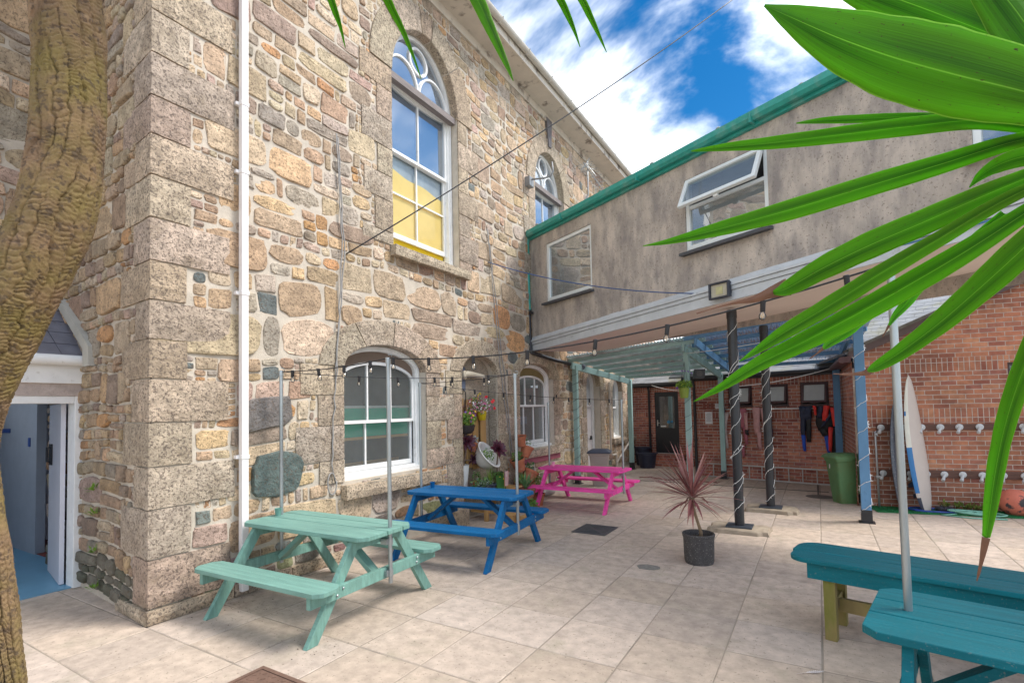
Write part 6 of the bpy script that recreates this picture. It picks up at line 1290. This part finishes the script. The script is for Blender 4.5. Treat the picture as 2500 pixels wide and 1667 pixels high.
def palm_leaf(P,par,mt,inv,fold=.16,seed=0,name='leaf',twist=0,curl=None):
    # P: points from tip to base with half width
    pts=[Vector(p[:3]) for p in P]; hw=[p[3]*(abs((Vector(p[:3])-Vector((0,0,H))).normalized().dot(FWD)) if curl is None else 1) for p in P]; n=len(pts); fine=[];fw=[]; K=7
    def cr(a,b,c,d,t): return .5*((2*b)+(c-a)*t+(2*a-5*b+4*c-d)*t*t+(3*b-a-3*c+d)*t*t*t)
    for i in range(n-1):
        g=lambda L_,j: L_[max(0,min(n-1,j))]
        for k in range(K):
            t=k/K; fine.append(cr(g(pts,i-1),g(pts,i),g(pts,i+1),g(pts,i+2),t)); fw.append(max(.0005,cr(g(hw,i-1),g(hw,i),g(hw,i+1),g(hw,i+2),t)))
    fine.append(pts[-1]); fw.append(hw[-1]); m=MB(); C=9; vs=[]; O=Vector((0,0,H)); r_=random.Random(seed); uv=[]; ln=0; ph=r_.uniform(0,9)
    up=Vector((0,0,1))
    for i,p in enumerate(fine):
        t=(fine[min(i+1,len(fine)-1)]-fine[max(i-1,0)]).normalized(); vw=(p-O).normalized() if curl is None else Vector(curl)
        x=t.cross(vw).normalized(); nr=x.cross(t).normalized()
        if nr.dot(vw)>0: nr=-nr
        if i: ln+=(p-fine[i-1]).length
        for c in range(C):
            s=c/(C-1)*2-1; wv=.0012*math.sin(i*.9+ph)*abs(s); a=fw[i]*(1+.04*noise.noise(Vector((i*.35,s*3,ph))) if abs(s)>.9 else 1)
            vs.append(p+x*s*a-nr*(fold*fw[i]*(1-abs(s))**1.3*(-1))*1.0-nr*.02*fw[i]*math.cos(s*4)+nr*wv); uv.append((c/(C-1),ln/.35))
    m.add(vs,[(i*C+c,i*C+c+1,(i+1)*C+c+1,(i+1)*C+c) for i in range(len(fine)-1) for c in range(C-1)])
    o=m.build(name,mt,None,smooth=True); me=o.data; l=me.uv_layers.new(name='UVMap')
    for lp in me.loops: l.data[lp.index].uv=uv[lp.vertex_index]
    s=o.modifiers.new('Solidify','SOLIDIFY'); s.thickness=.0007
    o.parent=par; o.matrix_parent_inverse=inv; return o
RIGHT=[
   ((-0.057, 1.039, 2.535, 0.0023), (-0.013, 1.0, 2.467, 0.0228), (0.052, 0.975, 2.389, 0.048), (0.116, 0.949, 2.318, 0.062), (0.176, 0.919, 2.254, 0.0642), (0.228, 0.886, 2.197, 0.0553), (0.277, 0.85, 2.139, 0.0336)) ,
   ((0.019, 1.139, 2.631, 0.0024), (0.123, 1.106, 2.525, 0.0439), (0.213, 1.066, 2.412, 0.0432), (0.266, 1.004, 2.312, 0.0358), (0.306, 0.934, 2.209, 0.0264)) ,
   ((0.209, 1.025, 2.492, 0.0032), (0.245, 0.974, 2.38, 0.0411), (0.261, 0.912, 2.268, 0.0427), (0.282, 0.852, 2.153, 0.024)) ,
   ((-0.018, 1.301, 2.425, 0.0018), (0.031, 1.239, 2.386, 0.0086), (0.097, 1.187, 2.344, 0.0111), (0.164, 1.136, 2.302, 0.0095), (0.218, 1.077, 2.254, 0.0066), (0.345, 1.063, 2.181, 0.006)) ,
   ((-0.233, 1.232, 2.392, 0.0019), (-0.162, 1.183, 2.359, 0.0099), (-0.065, 1.149, 2.326, 0.0166), (0.053, 1.128, 2.298, 0.0215), (0.152, 1.095, 2.268, 0.0232), (0.237, 1.054, 2.232, 0.0211), (0.331, 1.02, 2.166, 0.0138)) ,
   ((-0.353, 1.228, 2.188, 0.001), (-0.274, 1.181, 2.173, 0.0075), (-0.164, 1.152, 2.171, 0.0174), (-0.033, 1.135, 2.177, 0.0241), (0.085, 1.111, 2.184, 0.0251), (0.189, 1.078, 2.186, 0.0229), (0.266, 1.029, 2.18, 0.0171), (0.313, 0.964, 2.151, 0.0109)) ,
   ((-0.067, 1.116, 2.014, 0.0048), (-0.04, 1.059, 2.009, 0.018), (0.015, 1.017, 2.027, 0.0265), (0.077, 0.979, 2.044, 0.0298), (0.144, 0.945, 2.059, 0.0287), (0.208, 0.908, 2.073, 0.0241), (0.284, 0.879, 2.09, 0.0149)) ,
   ((-0.136, 1.139, 1.886, 0.0017), (-0.097, 1.087, 1.902, 0.0134), (-0.045, 1.042, 1.928, 0.0265), (0.024, 1.007, 1.962, 0.0309), (0.09, 0.969, 1.996, 0.0304), (0.154, 0.931, 2.026, 0.0268), (0.216, 0.892, 2.055, 0.0223), (0.275, 0.851, 2.071, 0.0134)) ,
   ((-0.241, 1.197, 1.806, 0.0009), (-0.176, 1.149, 1.834, 0.0112), (-0.1, 1.108, 1.875, 0.0209), (-0.021, 1.069, 1.908, 0.0268), (0.059, 1.03, 1.944, 0.0302), (0.131, 0.987, 1.979, 0.0314), (0.195, 0.938, 2.012, 0.0274), (0.292, 0.908, 2.074, 0.0154)) ,
   ((0.015, 1.519, 1.933, 0.0031), (0.026, 1.38, 1.933, 0.0094), (0.057, 1.252, 1.943, 0.0109), (0.089, 1.125, 1.957, 0.0089), (0.229, 1.059, 2.037, 0.0051)) ,
   ((0.16, 1.603, 1.988, 0.0021), (0.157, 1.455, 1.991, 0.0075), (0.163, 1.313, 1.999, 0.0109), (0.174, 1.173, 2.014, 0.0104), (0.259, 1.074, 2.088, 0.0064)) ,
   ((0.072, 1.032, 1.849, 0.0041), (0.082, 0.982, 1.854, 0.0128), (0.107, 0.939, 1.871, 0.0181), (0.145, 0.904, 1.903, 0.0237), (0.182, 0.868, 1.94, 0.0289), (0.216, 0.83, 1.977, 0.0321), (0.255, 0.795, 2.022, 0.0202)) ,
   ((0.201, 1.067, 1.516, 0.0013), (0.199, 1.027, 1.552, 0.0037), (0.199, 0.989, 1.6, 0.0077), (0.197, 0.949, 1.648, 0.0124), (0.196, 0.909, 1.703, 0.0151), (0.198, 0.871, 1.759, 0.016), (0.203, 0.835, 1.81, 0.0176), (0.215, 0.803, 1.869, 0.0177), (0.249, 0.782, 1.979, 0.0123)) ,
   ((0.202, 0.981, 2.109, 0.0012), (0.208, 0.941, 2.111, 0.0103), (0.221, 0.905, 2.109, 0.0173), (0.24, 0.873, 2.1, 0.0194), (0.275, 0.851, 2.081, 0.0134)) ,
]
DRY=[
   ((-0.21, 1.101, 1.987, 0.0008), (-0.149, 1.117, 2.002, 0.0025), (-0.104, 1.123, 2.007, 0.0074), (-0.074, 1.12, 2.015, 0.0121), (-0.042, 1.119, 2.023, 0.0198)) ,
   ((-0.017, 1.513, 1.909, 0.001), (0.001, 1.511, 1.922, 0.0021), (0.019, 1.509, 1.938, 0.0052)) ,
   ((0.146, 1.608, 1.962, 0.001), (0.153, 1.599, 1.975, 0.0021), (0.161, 1.592, 1.992, 0.0041)) ,
   ((0.023, 1.038, 1.847, 0.0007), (0.044, 1.039, 1.845, 0.0021), (0.067, 1.041, 1.846, 0.0048), (0.075, 1.034, 1.85, 0.0082)) ,
]
TOP=[
   ((-1.456, 1.281, 3.148, 0.0015), (-1.421, 1.231, 3.175, 0.0074), (-1.387, 1.181, 3.18, 0.0128), (-1.356, 1.129, 3.196, 0.0165), (-1.343, 1.062, 3.294, 0.0186), (-1.362, 0.972, 3.472, 0.0128)) ,
   ((-1.154, 1.354, 2.959, 0.0014), (-1.142, 1.301, 3.004, 0.0056), (-1.135, 1.245, 3.052, 0.0109), (-1.127, 1.189, 3.082, 0.0145), (-1.118, 1.135, 3.108, 0.0166), (-1.156, 1.048, 3.242, 0.0161), (-1.234, 0.935, 3.403, 0.012)) ,
   ((-0.731, 1.267, 2.756, 0.0012), (-0.745, 1.256, 2.802, 0.0084), (-0.766, 1.241, 2.863, 0.0144), (-0.789, 1.224, 2.929, 0.0204), (-0.812, 1.207, 2.996, 0.0252), (-0.892, 1.15, 3.19, 0.024), (-1.07, 1.034, 3.398, 0.0144)) ,
   ((-0.746, 1.82, 3.202, 0.0016), (-0.732, 1.735, 3.208, 0.0077), (-0.721, 1.648, 3.209, 0.0132), (-0.711, 1.561, 3.204, 0.0155), (-0.748, 1.441, 3.297, 0.0161), (-0.923, 1.235, 3.461, 0.0102)) ,
   ((-0.625, 1.78, 3.11, 0.0015), (-0.627, 1.708, 3.133, 0.0074), (-0.63, 1.635, 3.154, 0.0128), (-0.633, 1.563, 3.171, 0.0151), (-0.682, 1.458, 3.278, 0.0159), (-0.867, 1.268, 3.473, 0.0102)) ,
]
TRUNK=[(-1.825, 0.485, 1.022, 0.049),(-1.841, 0.477, 1.229, 0.047),(-1.881, 0.454, 1.45, 0.058),(-1.952, 0.425, 1.664, 0.083),(-1.936, 0.427, 1.827, 0.091),(-1.913, 0.447, 1.935, 0.1),(-1.869, 0.478, 2.078, 0.108),(-1.829, 0.519, 2.215, 0.112),(-1.801, 0.553, 2.345, 0.11),(-1.791, 0.574, 2.513, 0.106),(-1.799, 0.584, 2.697, 0.105),(-1.816, 0.588, 2.887, 0.105),(-1.844, 0.585, 3.094, 0.104),(-1.855, 0.591, 3.317, 0.104),(-1.857, 0.614, 3.557, 0.104),]

hd=(1.03,.62,2.16)
RP=thing('cabbage_palm','cabbage palm with broad bright green sword leaves reaching in from the right','palm',(1.3,.55,0)); ir=Matrix.Translation((-1.3,-.55,0))
WS=(1,1,1,.8,.78,.86,.78,.50,.66,1,1,.70,.74,.8)
for k,P in enumerate(RIGHT):
    P=tuple((p[0],p[1],p[2],p[3]*WS[k]*1.12) for p in P)
    if k==12: DT=tuple(P[:3])+((P[3][0],P[3][1],P[3][2],P[3][3]*1.04),); P=((P[2][0],P[2][1],P[2][2],P[2][3]*.9),)+tuple(P[3:])
    palm_leaf(P,RP,LV,ir,fold=(.30 if k in(0,1,2) else .22),seed=k)
palm_leaf(DT[:3],RP,DRYM,ir,fold=.2,name='dry_tip')
for k,P in enumerate(DRY): palm_leaf(P,RP,DRYM,ir,fold=.5,seed=k+50,name='dry_tip')
b=Vector(RIGHT[0][-1][:3]); b2=Vector(RIGHT[8][-1][:3])
m=MB(); m.tube([Vector((1.3,.55,0)),Vector((1.30,.58,1.0)),b2+Vector((.14,.02,-.15)),b+Vector((.12,.02,.05))],[.09,.08,.07,.05],16); tk=m.build('trunk',mat('palm_bark2',(.20,.15,.10,1),.95,.3,20,.01,30)); tk.parent=RP; tk.matrix_parent_inverse=ir
TPm=thing('cabbage_palm','tall cabbage palm with a thick cracked curving trunk at the left edge','palm',(-1.825,.485,0)); it=Matrix.Translation((1.825,-.485,0))
# bark: displaced tube
pts=[Vector((-1.83,.49,-.02)),Vector((-1.825,.487,.5))]+[Vector(p[:3]) for p in TRUNK]; rd=[.072,.056]+[p[3]*.80 for p in TRUNK]
fine=[];fr_=[];n=len(pts)
def cr(a,b,c,d,t): return .5*((2*b)+(c-a)*t+(2*a-5*b+4*c-d)*t*t+(3*b-a-3*c+d)*t*t*t)
for i in range(n-1):
    g=lambda L_,j: L_[max(0,min(n-1,j))]; K=max(2,int((pts[i+1]-pts[i]).length/.0031))
    for k in range(K): fine.append(cr(g(pts,i-1),g(pts,i),g(pts,i+1),g(pts,i+2),k/K)); fr_.append(cr(g(rd,i-1),g(rd,i),g(rd,i+1),g(rd,i+2),k/K))
m=MB(); C=220; vs=[]; x=Vector((1,0,0)); ln=0
for i,p in enumerate(fine):
    t=(fine[min(i+1,len(fine)-1)]-fine[max(i-1,0)]).normalized(); x=(x-t*x.dot(t)).normalized(); y=t.cross(x)
    if i: ln+=(p-fine[i-1]).length
    for c in range(C):
        a=2*math.pi*c/C; cx,sx=math.cos(a),math.sin(a)
        q=Vector((cx*1.6,sx*1.6,ln*9)); g1=noise.noise(q); g2=noise.noise(q*2.3+Vector((5,1,8))); g3=noise.noise(Vector((cx*5,sx*5,ln*45)))
        cu=a/6.2831853*14+g1*.55+g3*.22+.35*math.sin(ln*11); ci=math.floor(cu); fu=cu-ci; eu=min(fu,1-fu)*.036
        hk=.013+.006*math.sin(ci*2.7); rv=(ln+math.sin(ci*12.9)*.05+g2*.012+.006*g3+(fu-.5)*.012*math.sin(ci*5.1))/hk; fv=rv-math.floor(rv); ev=min(fv,1-fv)*hk
        deep=.5+.8*noise.noise(Vector((ci*3.1,ln*7,2.2))); shal=max(.15,.6+.9*noise.noise(Vector((ci*1.7,ln*16,7.7))))
        d=-.013*max(.2,deep)*max(0,1-eu/.0048)-.0052*shal*max(0,1-ev/.0034)+.0022*(fv-.5)+.0035*g1+.0012*noise.noise(Vector((cx*14,sx*14,ln*110)))
        vs.append(p+(x*cx+y*sx)*(fr_[i]+d))
m.add(vs,[(i*C+c,i*C+(c+1)%C,(i+1)*C+(c+1)%C,(i+1)*C+c) for i in range(len(fine)-1) for c in range(C)])
BARK=mat('cracked_bark',(.20,.125,.07,1),.95,.42,14,.003,120,col2=(.19,.14,.045,1),c2scale=5,c2pos=(.42,.66),speck=(40,(.05,.035,.025,1),.38,.6))
tk=m.build('trunk',BARK,smooth=True); tk.parent=TPm; tk.matrix_parent_inverse=it
top=pts[-1]
br=MB()
for P in TOP:
    e=Vector(P[-1][:3]); 
c=Vector((0,0,0))
for P in TOP: c+=Vector(P[-1][:3])/len(TOP)
br.tube([top-Vector((0,0,.1)),top.lerp(c,.4)+Vector((0,0,.45)),c+Vector((0,0,.35)),c+Vector((.1,.05,.5))],[.09,.08,.07,.05],16); x_=br.build('branch',BARK,smooth=True); x_.parent=TPm; x_.matrix_parent_inverse=it
for k,P in enumerate(TOP): palm_leaf(tuple(P)+(tuple(c+Vector((0,0,.4)))+(.012,),),TPm,LV,it,fold=.2,seed=k+20)
r_=random.Random(77)
for k in range(26):
    a=r_.uniform(0,6.28); el=R(r_.uniform(15,80)); d=Vector((math.cos(a)*math.cos(el),math.sin(a)*math.cos(el),math.sin(el))); b0=c+Vector((.05,.02,.5)); l_=r_.uniform(.6,.9); P=[]
    for i in range(6): s=1-i/5; q=b0+d*l_*s-Vector((0,0,.30*s*s)); P.append((q.x,q.y,q.z,.001 if i==0 else .022*(1-abs(s-.5)*.7)))
    palm_leaf(P,TPm,LV,it,fold=.2,seed=k+100,curl=(0,0,1) if el<1.2 else (1,0,0))
